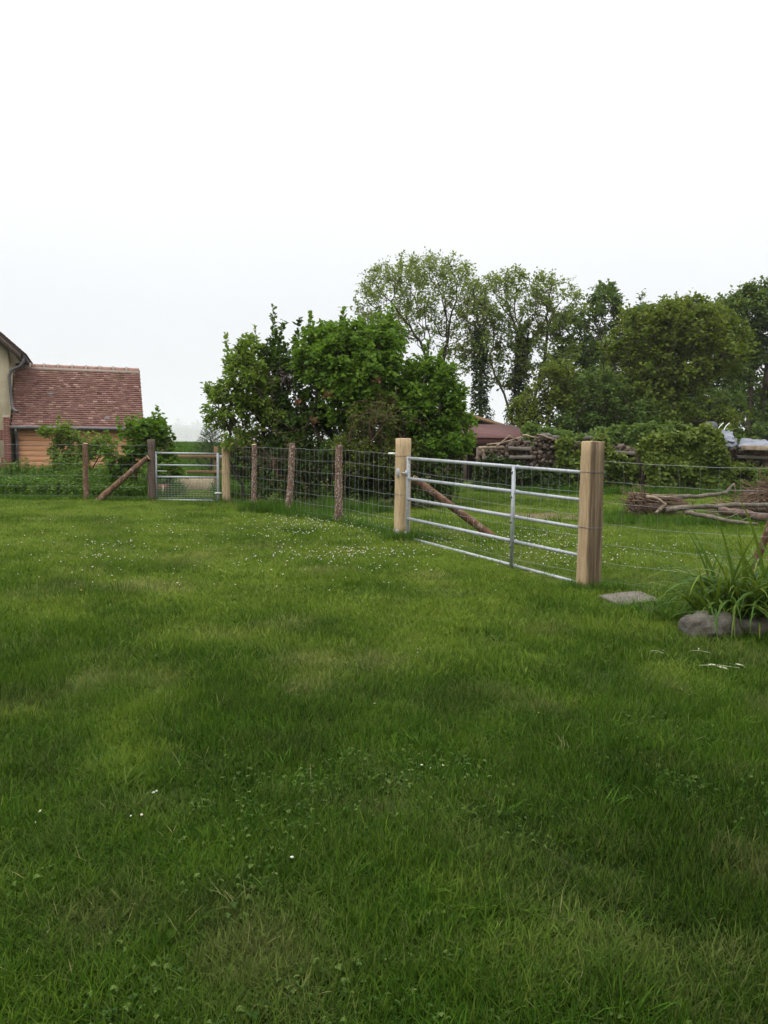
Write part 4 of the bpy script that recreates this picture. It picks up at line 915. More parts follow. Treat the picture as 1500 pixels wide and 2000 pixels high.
def square_post(name, label, xy, s, top, ang, mat, seed, group, jit=.0025):
    g = gz_(*xy); o = thing(name, label, 'gate post', (xy[0], xy[1], g), ang, group)
    V, F = bevel_box(-s / 2, s / 2, -s / 2, s / 2, -.15, top - g, .012, 12, jit, seed)
    V[:, :2] *= (1.03 - .05 * (V[:, 2:3] / (top - g))); link('timber', mesh('timber', V, F, mat), o)
    for hh in (1.16, .62):
        q_ = s / 2 * 1.02 + .003; P = np.array([[-q_, -q_, hh], [q_, -q_, hh], [q_, q_, hh], [-q_, q_, hh], [-q_, -q_, hh]]) * np.array([1 - .02 * hh, 1 - .02 * hh, 1])
        V, F = merge([tube(P[[k, k + 1]], .0028, 5) for k in range(4)]); link('wire_wrap', mesh('wire_wrap', V, F, M['steel']), o)
    return o
YN, YH, YS = 8.0, 11.5, 17.3
nearP = gp(1157, YN); hingeP = gp(787, YH); sgl = gp(296, YS); sgr = gp(441, YS)
gdir = nrm((nearP - hingeP)[None, :2])[0]; gang = math.atan2(gdir[1], gdir[0])
near_post = square_post('gate_post', 'thick square post nearest us, weathered face with shade painted in, latch end of wide gate', nearP[:2], .172, 1.545, gang, M['timber_worn_shade'], 3, 'square timber gate posts')
hinge_post = square_post('gate_post', 'pale square post carrying the hinge end of wide gate', hingeP[:2], .172, 1.575, gang, M['timber'], 4, 'square timber gate posts')
sp_l = square_post('gate_post', 'dark brown square post at the brace side of small gate', sgl[:2], .145, 1.52, .12, M['timber_dark'], 5, 'square timber gate posts')
sp_r = square_post('gate_post', 'pale square post at the latch side of small gate', sgr[:2], .15, 1.50, .35, M['timber'], 6, 'square timber gate posts')

# middle fence
mid = thing('wire_fence', 'wire netting fence on three barky posts between the two gates', 'fence', tuple(sgr), 0, 'wire netting fences')
line = lambda t_: sgr + (hingeP - sgr) * t_
H_MID = (.10, .25, .42, .60, .80, 1.0, 1.19)
tpos = [((sgr[0] - p_) / (sgr[0] - hingeP[0])) for p_ in ()]
posts = []
for k, (px, Y, topy, r_, ln) in enumerate(((496, 16.03, 868, .052, 0), (567, 14.75, 866, .06, .07), (662, 13.25, 868, .062, .0))):
    b_ = gp(px, Y); b_[0] -= ln * .6; tp = at(px + (3 if ln else 0), topy, Y); round_post('post', mid, b_ - [0, 0, .1], tp, r_, M['bark'], 30 + k); posts.append(gp(px, Y))
chain = [sgr] + posts + [hingeP]
for k in range(4): netting(mid, chain[k] + [0, .07, 0], chain[k + 1] + [0, .07, 0], H_MID, .15, r=.0017, seed=200 + 10 * k, stay_r=.0012, mat=M['wire'])
p = hingeP + np.array([-.20, .19, 1.19]); V, F = tube([p, p + [.10, -.05, 0]], .014, 8); part('tensioner', V, F, M['white'], mid)

# left fence with a diagonal brace
lf = thing('wire_fence', 'wire fence with diagonal brace along the weeds before the house', 'fence', tuple(sgl), 0, 'wire netting fences')
lp1 = gp(168, 17.4); lp2 = gp(-60, 17.5)
round_post('post', lf, lp1 - [0, 0, .1], at(167, 866, 17.4), .055, M['bark_red'], 41)
round_post('post', lf, lp2 - [0, 0, .1], at(-58, 866, 17.5), .055, M['bark_red'], 42)
chain = [sgl, lp1, lp2]
for k in range(2): netting(lf, chain[k] + [0, .07, 0], chain[k + 1] + [0, .07, 0], (.12, .32, .55, .8, 1.02, 1.2), .16, r=.0014, seed=300 + 10 * k, stay_r=.0007, mat=M['wire'])
a, b_ = gp(184, 17.15), at(290, 893, 17.2); a[2] -= .03
round_post('brace', lf, a, b_, .062, M['bark_red'], 43)

# net behind the wide gate and brace of the hinge post
net = thing('wire_fence', 'slack wire netting hung behind the wide gate with bark brace', 'fence', tuple(hingeP), 0, 'wire netting fences')
off = np.array([gdir[1], -gdir[0], 0]) * -.22
netting(net, hingeP + off * .5, nearP + off * .8, (.12, .30, .50, .72, .95, 1.15), .155, r=.0015, sag=.035, seed=400, stay_r=.0010, mat=M['wire'])
a, b_ = at(806, 934, 11.75), gp(968, 11.75); round_post('brace', net, b_ - [0, 0, .02], a, .056, M['bark_red'], 44)

# fence going on from the near post
rf = thing('wire_fence', 'wire netting fence running from the near post behind the iris', 'fence', tuple(nearP), 0, 'wire netting fences')
rp = gp(1585, 7.15)
netting(rf, nearP + [.06, .03, 0], rp, (.10, .28, .46, .66, .87, 1.07, 1.27), .165, r=.0012, sag=.02, seed=500, stay_r=.0006, mat=M['wire'])
round_post('post', rf, rp - [0, 0, .1], rp + [0, 0, 1.42], .06, M['bark_red'], 45)
a = at(1474, 1085, 7.5); a[2] = gz_(a[0] - .12, 7.5) - .02; a[0] -= .12; b_ = at(1560, 890, 7.25)
round_post('brace', rf, a, b_, .035, M['bark_red'], 46)

# ------------------------------------------------------------------ wide field gate
gA = hingeP + np.array([gdir[0], gdir[1], 0]) * .16; gB = nearP - np.array([gdir[0], gdir[1], 0]) * .12
side = np.array([gdir[1], -gdir[0], 0]);  side = side if side[1] < 0 else -side
gA = gA + side * .0; gB = gB + side * .0
gate = thing('field_gate', 'wide galvanised five-rail field gate between two square posts', 'gate', tuple(gA), 0, 'galvanised gates')
zA = [1.297, 1.016, .732, .46, .19]; zB = [1.235, .960, .682, .405, .128]
zmin = lambda P: max(P, 0)
for k in range(5):
    a = np.array([gA[0], gA[1], zA[k]]); b_ = np.array([gB[0], gB[1], zB[k]]); mid_ = a + (b_ - a) * .70
    V, F = tube([a, mid_], .0215, 12); rl_ = part('rail', V, F, M['galv'], gate, smooth=True)
    V, F = tube([mid_ - (b_ - a) * .02, b_], .0185, 12); part('inner_tube', V, F, M['galv'], rl_, smooth=True)
    for s in (.70,):
        c_ = a + (b_ - a) * s; d = nrm((b_ - a)[None])[0] * .012; V, F = tube([c_ - d, c_ + d], .026, 12); part('sleeve', V, F, M['galv'], rl_)
    for s in np.arange(.08, .98, .085):           # faint dark seams along the tube
        c_ = a + (b_ - a) * s; d = nrm((b_ - a)[None])[0] * .003; V, F = tube([c_ - d, c_ + d], .0228 if s < .70 else .0196, 12, cap=False); part('seam', V, F, M['steel'], rl_)
for s, za, zb_, r_, n_ in ((0, 1.32, .165, .024, 'end_upright'), (.69, None, None, .022, 'middle_upright'), (1, 1.26, .10, .024, 'end_upright')):
    P = gA + (gB - gA) * s
    if za is None: za = zA[0] + (zB[0] - zA[0]) * s; zb_ = zA[4] + (zB[4] - zA[4]) * s; P = P + side * .03
    V, F = (bevel_box(P[0] - r_, P[0] + r_, P[1] - r_, P[1] + r_, zb_, za, .004) if n_ == 'end_upright' else tube([[P[0], P[1], zb_ - .02], [P[0], P[1], za + .02]], r_, 12))
    part(n_, V, F, M['galv'], gate, smooth=n_ != 'end_upright')
for k in range(5):                                 # U-bolts holding the middle upright
    s = .69; P = gA + (gB - gA) * s; z = zA[k] + (zB[k] - zA[k]) * s
    V, F = tube([P + side * .055 + [0, 0, z - gA[2] - .012], P + side * .055 + [0, 0, z - gA[2] + .012]], .012, 6); part('bolt', V, F, M['steel'], gate)
for z in (1.09, .24):                              # hinges
    h0 = np.array([hingeP[0], hingeP[1], z]) + np.append(gdir, 0) * .07; h1 = np.array([gA[0], gA[1], z])
    V1 = tube([h0 + side * .06, h1 + side * .05], .011, 8); V2 = tube([h1 + side * .03 - [0, 0, .04], h1 + side * .03 + [0, 0, .04]], .02, 10)
    pl = np.array([hingeP[0], hingeP[1], z]) + side * .092 + np.append(gdir, 0) * .045; V3 = bevel_box(pl[0] - .03, pl[0] + .03, pl[1] - .018, pl[1] + .018, z - .06, z + .06, .003)
    V, F = merge([V1, V2, V3]); part('hinge', V, F, M['galv'], gate)
for z, h in ((.86, .05), (.38, .06)):              # blue plastic latch pieces at the latch end
    P = np.array([gB[0], gB[1], z]) - np.append(gdir, 0) * .02 - side * .03; V, F = bevel_box(P[0] - .012, P[0] + .012, P[1] - .012, P[1] + .012, z - h, z + h, .004); part('latch_strap', V, F, M['blue'], gate)

# small gate
sg = thing('small_gate', 'small galvanised gate with wire mesh below, near the house', 'gate', tuple(sgl + [.1, 0, 0]), 0, 'galvanised gates')
x0 = X_at(304.5, YS); x1 = X_at(425.5, YS)
zr = [at(365, py, YS)[2] for py in (885.5, 908.8, 932, 977)]
for k, z in enumerate(zr):
    V, F = tube([[x0, YS, z], [x1, YS, z]], .021 if k != 1 else .017, 10); part('rail', V, F, M['galv'], sg, smooth=True)
V, F = tube([[x0, YS, zr[3] - .03], [x0, YS, zr[0] + .03]], .021, 10); part('end_upright', V, F, M['galv'], sg, smooth=True)
V, F = bevel_box(x1 - .022, x1 + .03, YS - .025, YS + .025, zr[3] - .03, zr[0] + .02, .005); part('end_upright', V, F, M['galv'], sg)
S0 = []; S1 = []
for z in np.arange(zr[3] + .05, zr[2], .047): S0.append([x0, YS, z]); S1.append([x1, YS, z])
for x in np.arange(x0 + .06, x1, .066): S0.append([x, YS + .003, zr[3]]); S1.append([x, YS + .003, zr[2]])
V, F = segs(S0, S1, .0022, .0022, 4); part('mesh_panel', V, F, M['wire'], sg)
V, F = tube([[x1 - .06, YS - .035, .41], [x1 + .12, YS - .035, .41]], .012, 8); part('bolt', V, F, M['white'], sg)
V, F = bevel_box(x1 + .09, x1 + .13, YS - .05, YS + .02, .37, .46, .004); part('bolt_keeper', V, F, M['steel'], sg)
V, F = bevel_box(x1 + .03, x1 + .10, YS - .012, YS + .012, 1.14, 1.21, .003); part('top_latch', V, F, M['galv'], sg)
V, F = tube([[x0 + .02, YS - .03, .86], [x0 + .24, YS - .03, .862]], .006, 6); part('latch_rod', V, F, M['white'], sg)

# rail fence behind the small gate
YR = 21.0
rfn = thing('rail_fence', 'two-rail brown timber fence seen through the small gate', 'fence', tuple(gp(422, YR)))
for py in (891, 921):
    a, b_ = at(325, py, YR), at(475, py + .6, YR); V, F = bevel_box(a[0], b_[0], YR - .02, YR + .02, a[2] - .038, a[2] + .038, .005, 6, .002, py); part('rail', V, F, M['rail'], rfn)
for px in (422, 320, 478):
    p = gp(px, YR + .06); tz = at(px, 872, YR)[2]; V, F = bevel_box(p[0] - .045, p[0] + .045, p[1] - .035, p[1] + .035, p[2] - .1, tz, .006, 6, .002, px); part('post', V, F, M['rail'], rfn)

# stump behind the mesh
ps = gp(318, 18.6); V, F = tube(ps + np.array([[0, 0, -.05], [0, 0, .08], [.01, 0, .2], [0, 0, .31]]), [.17, .15, .14, .13], 12, .07, 5)
st_ = thing('tree_stump', 'reddish brown stump behind the small gate mesh', 'stump', tuple(ps)); part('body', V, F, M['stump'], st_)
pk = gp(317.5, 18.42); V, F = tube(pk + np.array([[-.02, 0, -.03], [0, 0, .12], [.01, 0, .30]]), [.035, .028, .012], 6, .1, 4); o = part('stick', V, F, M['cut']); tag(o, 'pale broken stick standing against the reddish stump', 'stick')

# ------------------------------------------------------------------ brushwood in the paddock
def crooked(a, b_, r0, r1, n=9, jit=.03, seed=0, sides=7):
    rg = R(seed); t_ = np.linspace(0, 1, n)[:, None]; P = np.array(a) + (np.array(b_) - np.array(a)) * t_; P[1:-1] += np.cumsum(rg.normal(0, jit, (n - 2, 3)), 0) * (1 - t_[1:-1]) * 1.0
    return tube(P, np.linspace(r0, r1, n) * (1 + rg.normal(0, .06, n)), sides, .06, seed)
YB = 14.3
bu = thing('brushwood_bundle', 'tight bundle of cut brushwood, butt ends facing the gate', 'brushwood', tuple(gp(1262, YB)))
rg = R(91); c0 = gp(1255, YB)
for k in range(120):
    a_ = rg.random() * 6.28; rr = math.sqrt(rg.random()) * .24; y0_ = rr * math.cos(a_); z0_ = .27 + rr * math.sin(a_)
    L = rg.uniform(.35, .95); xs0 = -.14 + rg.normal(0, .05); p0_ = c0 + [xs0, y0_, z0_]; p1_ = c0 + [xs0 + L, y0_ * .8 + rg.normal(0, .08), z0_ * .6 + .08 + rg.normal(0, .06)]
    r_ = rg.uniform(.008, .020); V, F = crooked(p0_, p1_, r_, r_ * .5, 5, .008, k, 5); part('twig', V, F, M['twig'] if rg.random() < .75 else M['twig_pale'], bu)
for k in range(120):
    p0_ = c0 + [rg.normal(-.1, .09), rg.normal(0, .12) - .08, rg.uniform(.04, .46)]; d = rg.normal(0, 1, 3) * [.7, .5, .8]; V, F = crooked(p0_, p0_ + nrm(d[None])[0] * .26, .008, .003, 4, .02, 500 + k, 4); part('twig', V, F, M['twig'], bu)
BR = [((1282, 978), (1420, 962), 14.2, 14.9, .05, .03, 'bark_grey', 'mossy branch reaching from the bundle with upturned tip'),
      ((1300, 996), (1510, 986), 14.0, 14.2, .048, .04, 'bark_grey', 'longest straight grey branch lying across the paddock'),
      ((1340, 1002), (1480, 1024), 13.7, 12.9, .04, .022, 'bark_grey', 'thin mossy branch in front of the pink-barked log'),
      ((1405, 997), (1500, 1012), 14.0, 13.4, .065, .075, 'bark_pink', 'thick pink-barked log on the grass at picture edge'),
      ((1400, 990), (1530, 1000), 14.6, 14.4, .06, .07, 'bark_pink', 'second pinkish log half hidden behind the thick one'),
      ((1262, 970), (1300, 985), 13.95, 14.0, .03, .025, 'twig_pale', 'pale peeled stick lying over the brushwood bundle'),
      ((1280, 1002), (1300, 984), 13.9, 14.0, .022, .03, 'twig_pale', 'short pale stick propped on the brushwood bundle')]
for k, (pa, pb, ya, yb, r0, r1, mt, lb) in enumerate(BR):
    a, b_ = at(pa[0], pa[1], ya), at(pb[0], pb[1], yb); a[2] = max(a[2], gz_(a[0], a[1]) + r0 * .7); b_[2] = max(b_[2], gz_(b_[0], b_[1]) + r1 * .7)
    br = thing('branch', lb, 'log' if 'log' in lb else 'branch', tuple(a), 0, 'cut branches in the paddock'); V, F = crooked(a, b_, r0, r1, 12, .022, 700 + k, 9); part('limb', V, F, M[mt], br, smooth=True)
    if k == 0: V, F = crooked(b_, b_ + [.16, .1, .16], r1, .015, 5, .01, 750, 7); part('side_shoot', V, F, M[mt], br)
    if k in (1, 2):
        for s in (.3, .55, .75): c_ = a + (b_ - a) * s; V, F = crooked(c_, c_ + [.25, .05, .10 * (1 if s > .5 else .3)], r1 * .5, .006, 5, .012, 760 + k * 5 + int(s * 10), 6); part('side_shoot', V, F, M[mt], br)
hp = thing('brush_heap', 'reddish brown heap of tangled brushwood at picture edge', 'brushwood', tuple(gp(1480, 15.2)))
c0 = gp(1500, 15.2); rg = R(92); S = []
for k in range(700):
    x_ = rg.normal(.15, .55); hgt = max(.08, .92 - abs(x_ - .35) * .7); p = c0 + [x_, rg.normal(0, .3), rg.uniform(.03, hgt)]; d = nrm((rg.normal(0, 1, 3) * [1, .6, .45])[None])[0]; L = rg.uniform(.25, .75)
    r_ = rg.uniform(.004, .013)
    if k < 60:
        V, F = crooked(p - d * L / 2, p + d * L / 2, r_ * 1.8, r_ * .6, 6, .02, 800 + k, 5); part('twig', V, F, M['bark_grey'] if k % 4 == 0 else M['twig'], hp)
    else: S.append(crooked(p - d * L / 2, p + d * L / 2, r_, r_ * .4, 6, .025, 800 + k, 4))
V, F = merge(S); o = part('fine_twigs', V, F, M['twig'], hp); o['kind'] = 'stuff'

# ------------------------------------------------------------------ slab, rock, iris, litter
p = gp(1245, 7.35); V, F = bevel_box(-.24, .22, -.2, .2, 0, .055, .01, 5, .004, 5); V[:, 2] *= .7; V[:, 1] += .03 * np.sin(V[:, 0] * 7 + 1)
o = part('stone_slab', V, F, M['slab']); o.location = tuple(p + [0, 0, .012]); o.rotation_euler = (.03, -.03, .25); tag(o, 'flat pale stone slab on the grass by the near post', 'slab')
p = gp(1292, 7.05); V, F = bevel_box(-.13, .12, -.11, .1, 0, .04, .01, 3, .005, 8); o = part('stone_slab', V, F, M['slab']); o.location = tuple(p + [0, 0, -.012]); o.rotation_euler = (.05, .06, .5); tag(o, 'small sunken stone piece between slab and rock', 'slab')
p = gp(1408, 6.12); V, F = boulder(p + [.0, .04, .05], .20, .16, .17, 77, 5, .42); o = part('rock', V, F, M['rock'], smooth=True); tag(o, 'rough grey rock at the foot of the iris clump', 'rock')
p = gp(1475, 6.3); V, F = boulder(p + [.05, .02, .03], .2, .16, .12, 79, 3, .22); o = part('rock', V, F, M['rock'], smooth=True); tag(o, 'low dark rock half hidden under iris leaves', 'rock')
M['lf_iris'] = m_leaf('iris_leaf', (.025, .065, .014), (.058, .118, .026), (.16, .21, .04), .3, .5)
def strap_plant(name, label, ctr, n, Lr, seed, spread, w=.014, mat='lf_iris', cat='plant', wide=1.0):
    rg = R(seed); o = thing(name, label, cat, tuple(ctr))
    for k in range(n):
        az = rg.random() * 6.28; L = rg.uniform(*Lr); el = rg.uniform(1.05, 1.5); b_ = np.array(ctr) + [rg.normal(0, spread), rg.normal(0, spread * .7), -.01]; m_ = 9
        d = np.array([math.cos(az) * math.cos(el) * wide, math.sin(az) * math.cos(el), math.sin(el)]); P = [b_]; bend = rg.uniform(.05, .40)
        for q_ in range(m_ - 1): d = nrm((d + np.array([math.cos(az) * .5 * bend, math.sin(az) * .5 * bend, -bend * (q_ / m_) * 2.2]))[None])[0]; P.append(P[-1] + d * L / (m_ - 1))
        P = np.array(P); sdv = nrm(np.cross(np.gradient(P, axis=0), np.array([0, 0, 1.]) + rg.normal(0, .25, 3))); nmv = nrm(np.cross(sdv, np.gradient(P, axis=0)))
        ww = w * rg.uniform(.7, 1.3) * np.array([.7, .9, 1, 1, .95, .85, .65, .4, .04])[:, None]
        V = np.concatenate([P - sdv * ww, P + nmv * ww * .35, P + sdv * ww]); i_ = np.arange(m_ - 1)
        F = np.concatenate([np.stack([i_, i_ + 1, m_ + i_ + 1, m_ + i_], -1), np.stack([m_ + i_, m_ + i_ + 1, 2 * m_ + i_ + 1, 2 * m_ + i_], -1)])
        part('leaf', V, F, M[mat], o, {'tint': np.full(3 * m_, np.clip(rg.normal(.45, .22), 0, 1)) + np.tile(np.linspace(-.1, .12, m_), 3)}, smooth=True)
    return o
strap_plant('iris_clump', 'arching strap-leaved iris clump behind the grey rock', gp(1450, 6.5), 200, (.45, .98), 101, .15, .011, wide=1.05)
strap_plant('iris_clump', 'taller iris clump cut by picture edge', gp(1515, 6.5), 230, (.6, 1.2), 102, .18, .012)
strap_plant('lily_tuft', 'small yellowish tuft of strap leaves left of iris', gp(1402, 6.75), 34, (.25, .5), 103, .06, .010)
M['wilt'] = m_plain('wilted_leaf', (.30, .31, .20), (.46, .46, .34), 20, .7)
rg = R(55)
for k, (px, Y, L, lb) in enumerate(((1382, 5.62, .12, 'pale wilted leaf scrap on lawn below the rock'), (1420, 5.28, .24, 'long pale wilted flower stem lying on lawn'), (1296, 5.6, .07, 'tiny white petal scrap on lawn below slab'))):
    p = gp(px, Y) + [0, 0, .055]; S = []
    for q_ in range(5):
        s = p + [(q_ / 4 - .5) * L, rg.normal(0, .015), rg.normal(0, .006)]; d = nrm((np.array([1, -.35, 0]) + rg.normal(0, .6, 3) * [1, 1, .3])[None]); V, F, _t = leaves_vf(s[None], d, np.array([[0, 0, 1.]]) + rg.normal(0, .3, (1, 3)), np.array([L * .3]), .12, np.array([.5]), rg); S.append((V, F))
    a = p - [L / 2, 0, 0.004]; S.append(tube([a, p, p + [L / 2, -.05, -.004]], .002, 4)); V, F = merge(S); o = part('wilted_stem', V, F, M['wilt']); tag(o, lb, 'plant litter', 'pale litter on the lawn')

# ------------------------------------------------------------------ grass and weeds (instanced blades)
def blades(rg, n, rad, Lr, Wr, lean=(.15, 1.0), bend=.5):
    az = rg.random(n) * 2 * np.pi; rr = rad * np.sqrt(rg.random(n)); ba = rg.random(n) * 2 * np.pi
    B_ = np.stack([np.cos(ba) * rr, np.sin(ba) * rr, np.full(n, -.006)], -1); L = rg.uniform(*Lr, n); w = rg.uniform(*Wr, n); th = rg.uniform(*lean, n)
    dirs = np.stack([np.cos(az), np.sin(az), 0 * az], -1); sdv = np.stack([-np.sin(az), np.cos(az), 0 * az], -1)
    tw = rg.normal(0, .5, n)[:, None]; sdv = nrm(sdv + tw * dirs); pts = [B_]; a = th.copy(); bd = rg.uniform(.3, 1.4, n) * bend
    for k in range(3):
        pts.append(pts[-1] + (dirs * np.sin(a)[:, None] + np.array([0, 0, 1.]) * np.cos(a)[:, None]) * (L / 3)[:, None]); a = np.minimum(a + bd * .5, 2.2)
    V = []
    for k, f in enumerate((.8, 1, .75)): V += [pts[k] - sdv * (w * f / 2)[:, None], pts[k] + sdv * (w * f / 2)[:, None]]
    V.append(pts[3]); V = np.stack(V, 1); b = np.arange(n)[:, None] * 7
    q_ = np.concatenate([b + np.array([[0, 1, 3, 2]]), b + np.array([[2, 3, 5, 4]])]); t3 = b + np.array([[4, 5, 6]])
    return V.reshape(-1, 3), [q_, t3], np.repeat(np.clip(rg.beta(.8, 1.7, n), 0, 1), 7)
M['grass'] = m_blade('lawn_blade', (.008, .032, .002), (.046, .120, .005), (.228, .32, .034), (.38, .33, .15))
M['grass_lush'] = m_blade('lush_blade', (.02, .065, .004), (.055, .135, .009), (.14, .24, .028), (.30, .27, .13))
t = NT('clover'); c_ = t.ramp(t.attr('bl'), [(0, (.03, .07, .012)), (.6, (.055, .11, .02)), (1, (.11, .16, .035))]); t.col(c_); t.set(.65, 0, .1); t.translucent(c_, .25); M['clover'] = t.m
def trefoils(rg, n, rad):
    VS = []; A = []
    for k in range(n):
        a = rg.random() * 6.28; r_ = rad * math.sqrt(rg.random()); c0_ = np.array([math.cos(a) * r_, math.sin(a) * r_, rg.uniform(.015, .04)]); t0 = rg.random() * 6.28; s = rg.uniform(.007, .014)
        ax = np.array([[math.cos(t0 + q_ * 2.094), math.sin(t0 + q_ * 2.094), rg.normal(0, .25)] for q_ in range(3)])
        V, F, _ = leaves_vf(np.repeat(c0_[None], 3, 0), ax, np.tile(np.array([[0, 0, 1.]]) + rg.normal(0, .25, (1, 3)), (3, 1)), np.full(3, s), .45, np.zeros(3), rg); VS.append((V, F)); A.append(np.full(18, rg.random()))
        S = segs([c0_ * [.8, .8, 0]], [c0_], .0008, .0006, 3); VS.append(S); A.append(np.full(6, .3))
    V, F = merge(VS); return V, F, np.concatenate(A)
src = bpy.data.collections.new('sources')
def source(k, name, V, F, mat, bl):
    o = bpy.data.objects.new('%02d_%s' % (k, name), mesh(name, V, F, mat, {'bl': bl}, smooth=True)); src.objects.link(o)
rg = R(7); k = 0
for v_ in range(5): V, F, b = blades(rg, 120, .12, (.030, .078), (.0022, .0042), (.2, 1.25), .6); source(k, 'grass', V, F, M['grass'], b); k += 1       # 0-4 near lawn
for v_ in range(4): V, F, b = blades(rg, 130, .23, (.035, .08), (.004, .0065), (.2, 1.15), .6); source(k, 'grass', V, F, M['grass'], b); k += 1           # 5-8 farther lawn
for v_ in range(3): V, F, b = blades(rg, 18, .04, (.07, .14), (.003, .0056), (.25, 1.2), .7); source(k, 'grass', V, F, M['grass_lush'], b); k += 1         # 9-11 coarse tufts
for v_ in range(2): V, F, b = blades(rg, 34, .10, (.12, .26), (.004, .007), (.05, .7), .5); source(k, 'grass', V, F, M['grass_lush'], b); k += 1           # 12-13 long grass at posts
V, F, b = trefoils(rg, 14, .08); source(k, 'clover', V, F, M['clover'], b); k += 1                                                                        # 14
V, F, b = trefoils(rg, 18, .10); source(k, 'clover', V, F, M['clover'], b); k += 1                                                                        # 15
V, F, b = blades(rg, 5, .08, (.05, .12), (.0020, .0032), (.9, 1.5), .2); source(k, 'thatch', V, F, M['grass'], b); k += 1                                  # 16 flat dry stalks
V, F, b = blades(rg, 40, .22, (.25, .5), (.010, .018), (.05, .7), .4); source(k, 'field', V, F, M['grass_lush'], b); k += 1                               # 17 far field tuft

def gn_scatter(name, P, rot, scl, vid, tint, dry, label, cat, coll=src):
    me = bpy.data.meshes.new(name); me.vertices.add(len(P)); me.vertices.foreach_set('co', np.asarray(P, np.float32).ravel())
    for nm_, ty, key, val in (('rot', 'FLOAT_VECTOR', 'vector', rot), ('scl', 'FLOAT_VECTOR', 'vector', scl), ('vid', 'INT', 'value', vid), ('tint', 'FLOAT', 'value', tint), ('dry', 'FLOAT', 'value', dry)):
        a = me.attributes.new(nm_, ty, 'POINT'); a.data.foreach_set(key, np.asarray(val, np.int32 if ty == 'INT' else np.float32).ravel())
    o = link(name, me); g = bpy.data.node_groups.new(name, 'GeometryNodeTree')
    g.interface.new_socket('Geometry', in_out='INPUT', socket_type='NodeSocketGeometry'); g.interface.new_socket('Geometry', in_out='OUTPUT', socket_type='NodeSocketGeometry')
    gi = g.nodes.new('NodeGroupInput'); go = g.nodes.new('NodeGroupOutput'); ip = g.nodes.new('GeometryNodeInstanceOnPoints'); ci = g.nodes.new('GeometryNodeCollectionInfo')
    ci.inputs['Collection'].default_value = coll; ci.inputs['Separate Children'].default_value = True; ci.inputs['Reset Children'].default_value = True
    def at_(n_, ty): x = g.nodes.new('GeometryNodeInputNamedAttribute'); x.data_type = ty; x.inputs['Name'].default_value = n_; return x.outputs[0]
    g.links.new(gi.outputs[0], ip.inputs['Points']); g.links.new(ci.outputs[0], ip.inputs['Instance']); ip.inputs['Pick Instance'].default_value = True
    g.links.new(at_('vid', 'INT'), ip.inputs['Instance Index'])
    er = g.nodes.new('FunctionNodeEulerToRotation'); g.links.new(at_('rot', 'FLOAT_VECTOR'), er.inputs[0]); g.links.new(er.outputs[0], ip.inputs['Rotation'])
    g.links.new(at_('scl', 'FLOAT_VECTOR'), ip.inputs['Scale']); g.links.new(ip.outputs[0], go.inputs[0])
    md = o.modifiers.new('scatter', 'NODES'); md.node_group = g
    return tag(o, label, cat, kind='stuff')

rg = R(8)
def sow(bands):
    PX = []; PY = []
    for y0_, y1_, dn in bands:
        hw = .52 * y1_ + 1.3; n_ = int((y1_ - y0_) * 2 * hw * dn); PX.append(rg.uniform(-hw, hw, n_)); PY.append(rg.uniform(y0_, y1_, n_))
    x = np.concatenate(PX); y = np.concatenate(PY); keep = (np.abs(x) < .52 * y + 1.2) & (rg.random(len(x)) > soil(x, y) * .93); return x[keep], y[keep]
def fence_d(x, y, lines):
    d = np.full(len(x), 9.)
    for a, b_ in lines:
        ab = (b_ - a)[:2]; t_ = np.clip(((x - a[0]) * ab[0] + (y - a[1]) * ab[1]) / (ab @ ab), 0, 1); d = np.minimum(d, np.hypot(x - a[0] - ab[0] * t_, y - a[1] - ab[1] * t_))
    return d
FL = ((sgl, lp2), (sgr, posts[0]), (posts[0], posts[1]), (posts[1], posts[2]), (posts[2], hingeP), (nearP, rp))
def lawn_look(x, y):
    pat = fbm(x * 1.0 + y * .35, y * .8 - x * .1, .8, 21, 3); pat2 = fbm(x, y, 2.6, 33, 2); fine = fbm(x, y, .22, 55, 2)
    tint = .11 + .72 * (.5 - pat) + .42 * (.5 - pat2) + .8 * (fine - .5) + .6 * (fbm(x, y, .38, 123, 2) - .5) + .76 * ss(2.4, 8.0, y)  # last term darkens the nearest grass, painting foreground shade into its colour
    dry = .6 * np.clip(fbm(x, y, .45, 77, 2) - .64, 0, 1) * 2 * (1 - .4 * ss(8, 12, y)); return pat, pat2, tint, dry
out = []
# base turf
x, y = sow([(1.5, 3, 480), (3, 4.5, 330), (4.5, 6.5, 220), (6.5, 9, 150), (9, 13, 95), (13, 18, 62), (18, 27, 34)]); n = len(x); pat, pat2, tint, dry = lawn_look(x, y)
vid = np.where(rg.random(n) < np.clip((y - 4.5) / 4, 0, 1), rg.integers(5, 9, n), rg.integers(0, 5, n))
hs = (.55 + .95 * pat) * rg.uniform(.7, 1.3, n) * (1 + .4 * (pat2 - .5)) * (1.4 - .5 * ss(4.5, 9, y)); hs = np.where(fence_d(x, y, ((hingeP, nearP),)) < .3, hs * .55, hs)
out.append((x, y, vid, rg.uniform(.85, 1.2, n), hs, tint + rg.normal(0, .1, n), dry + np.clip(rg.normal(.0, .08, n), 0, 1)))
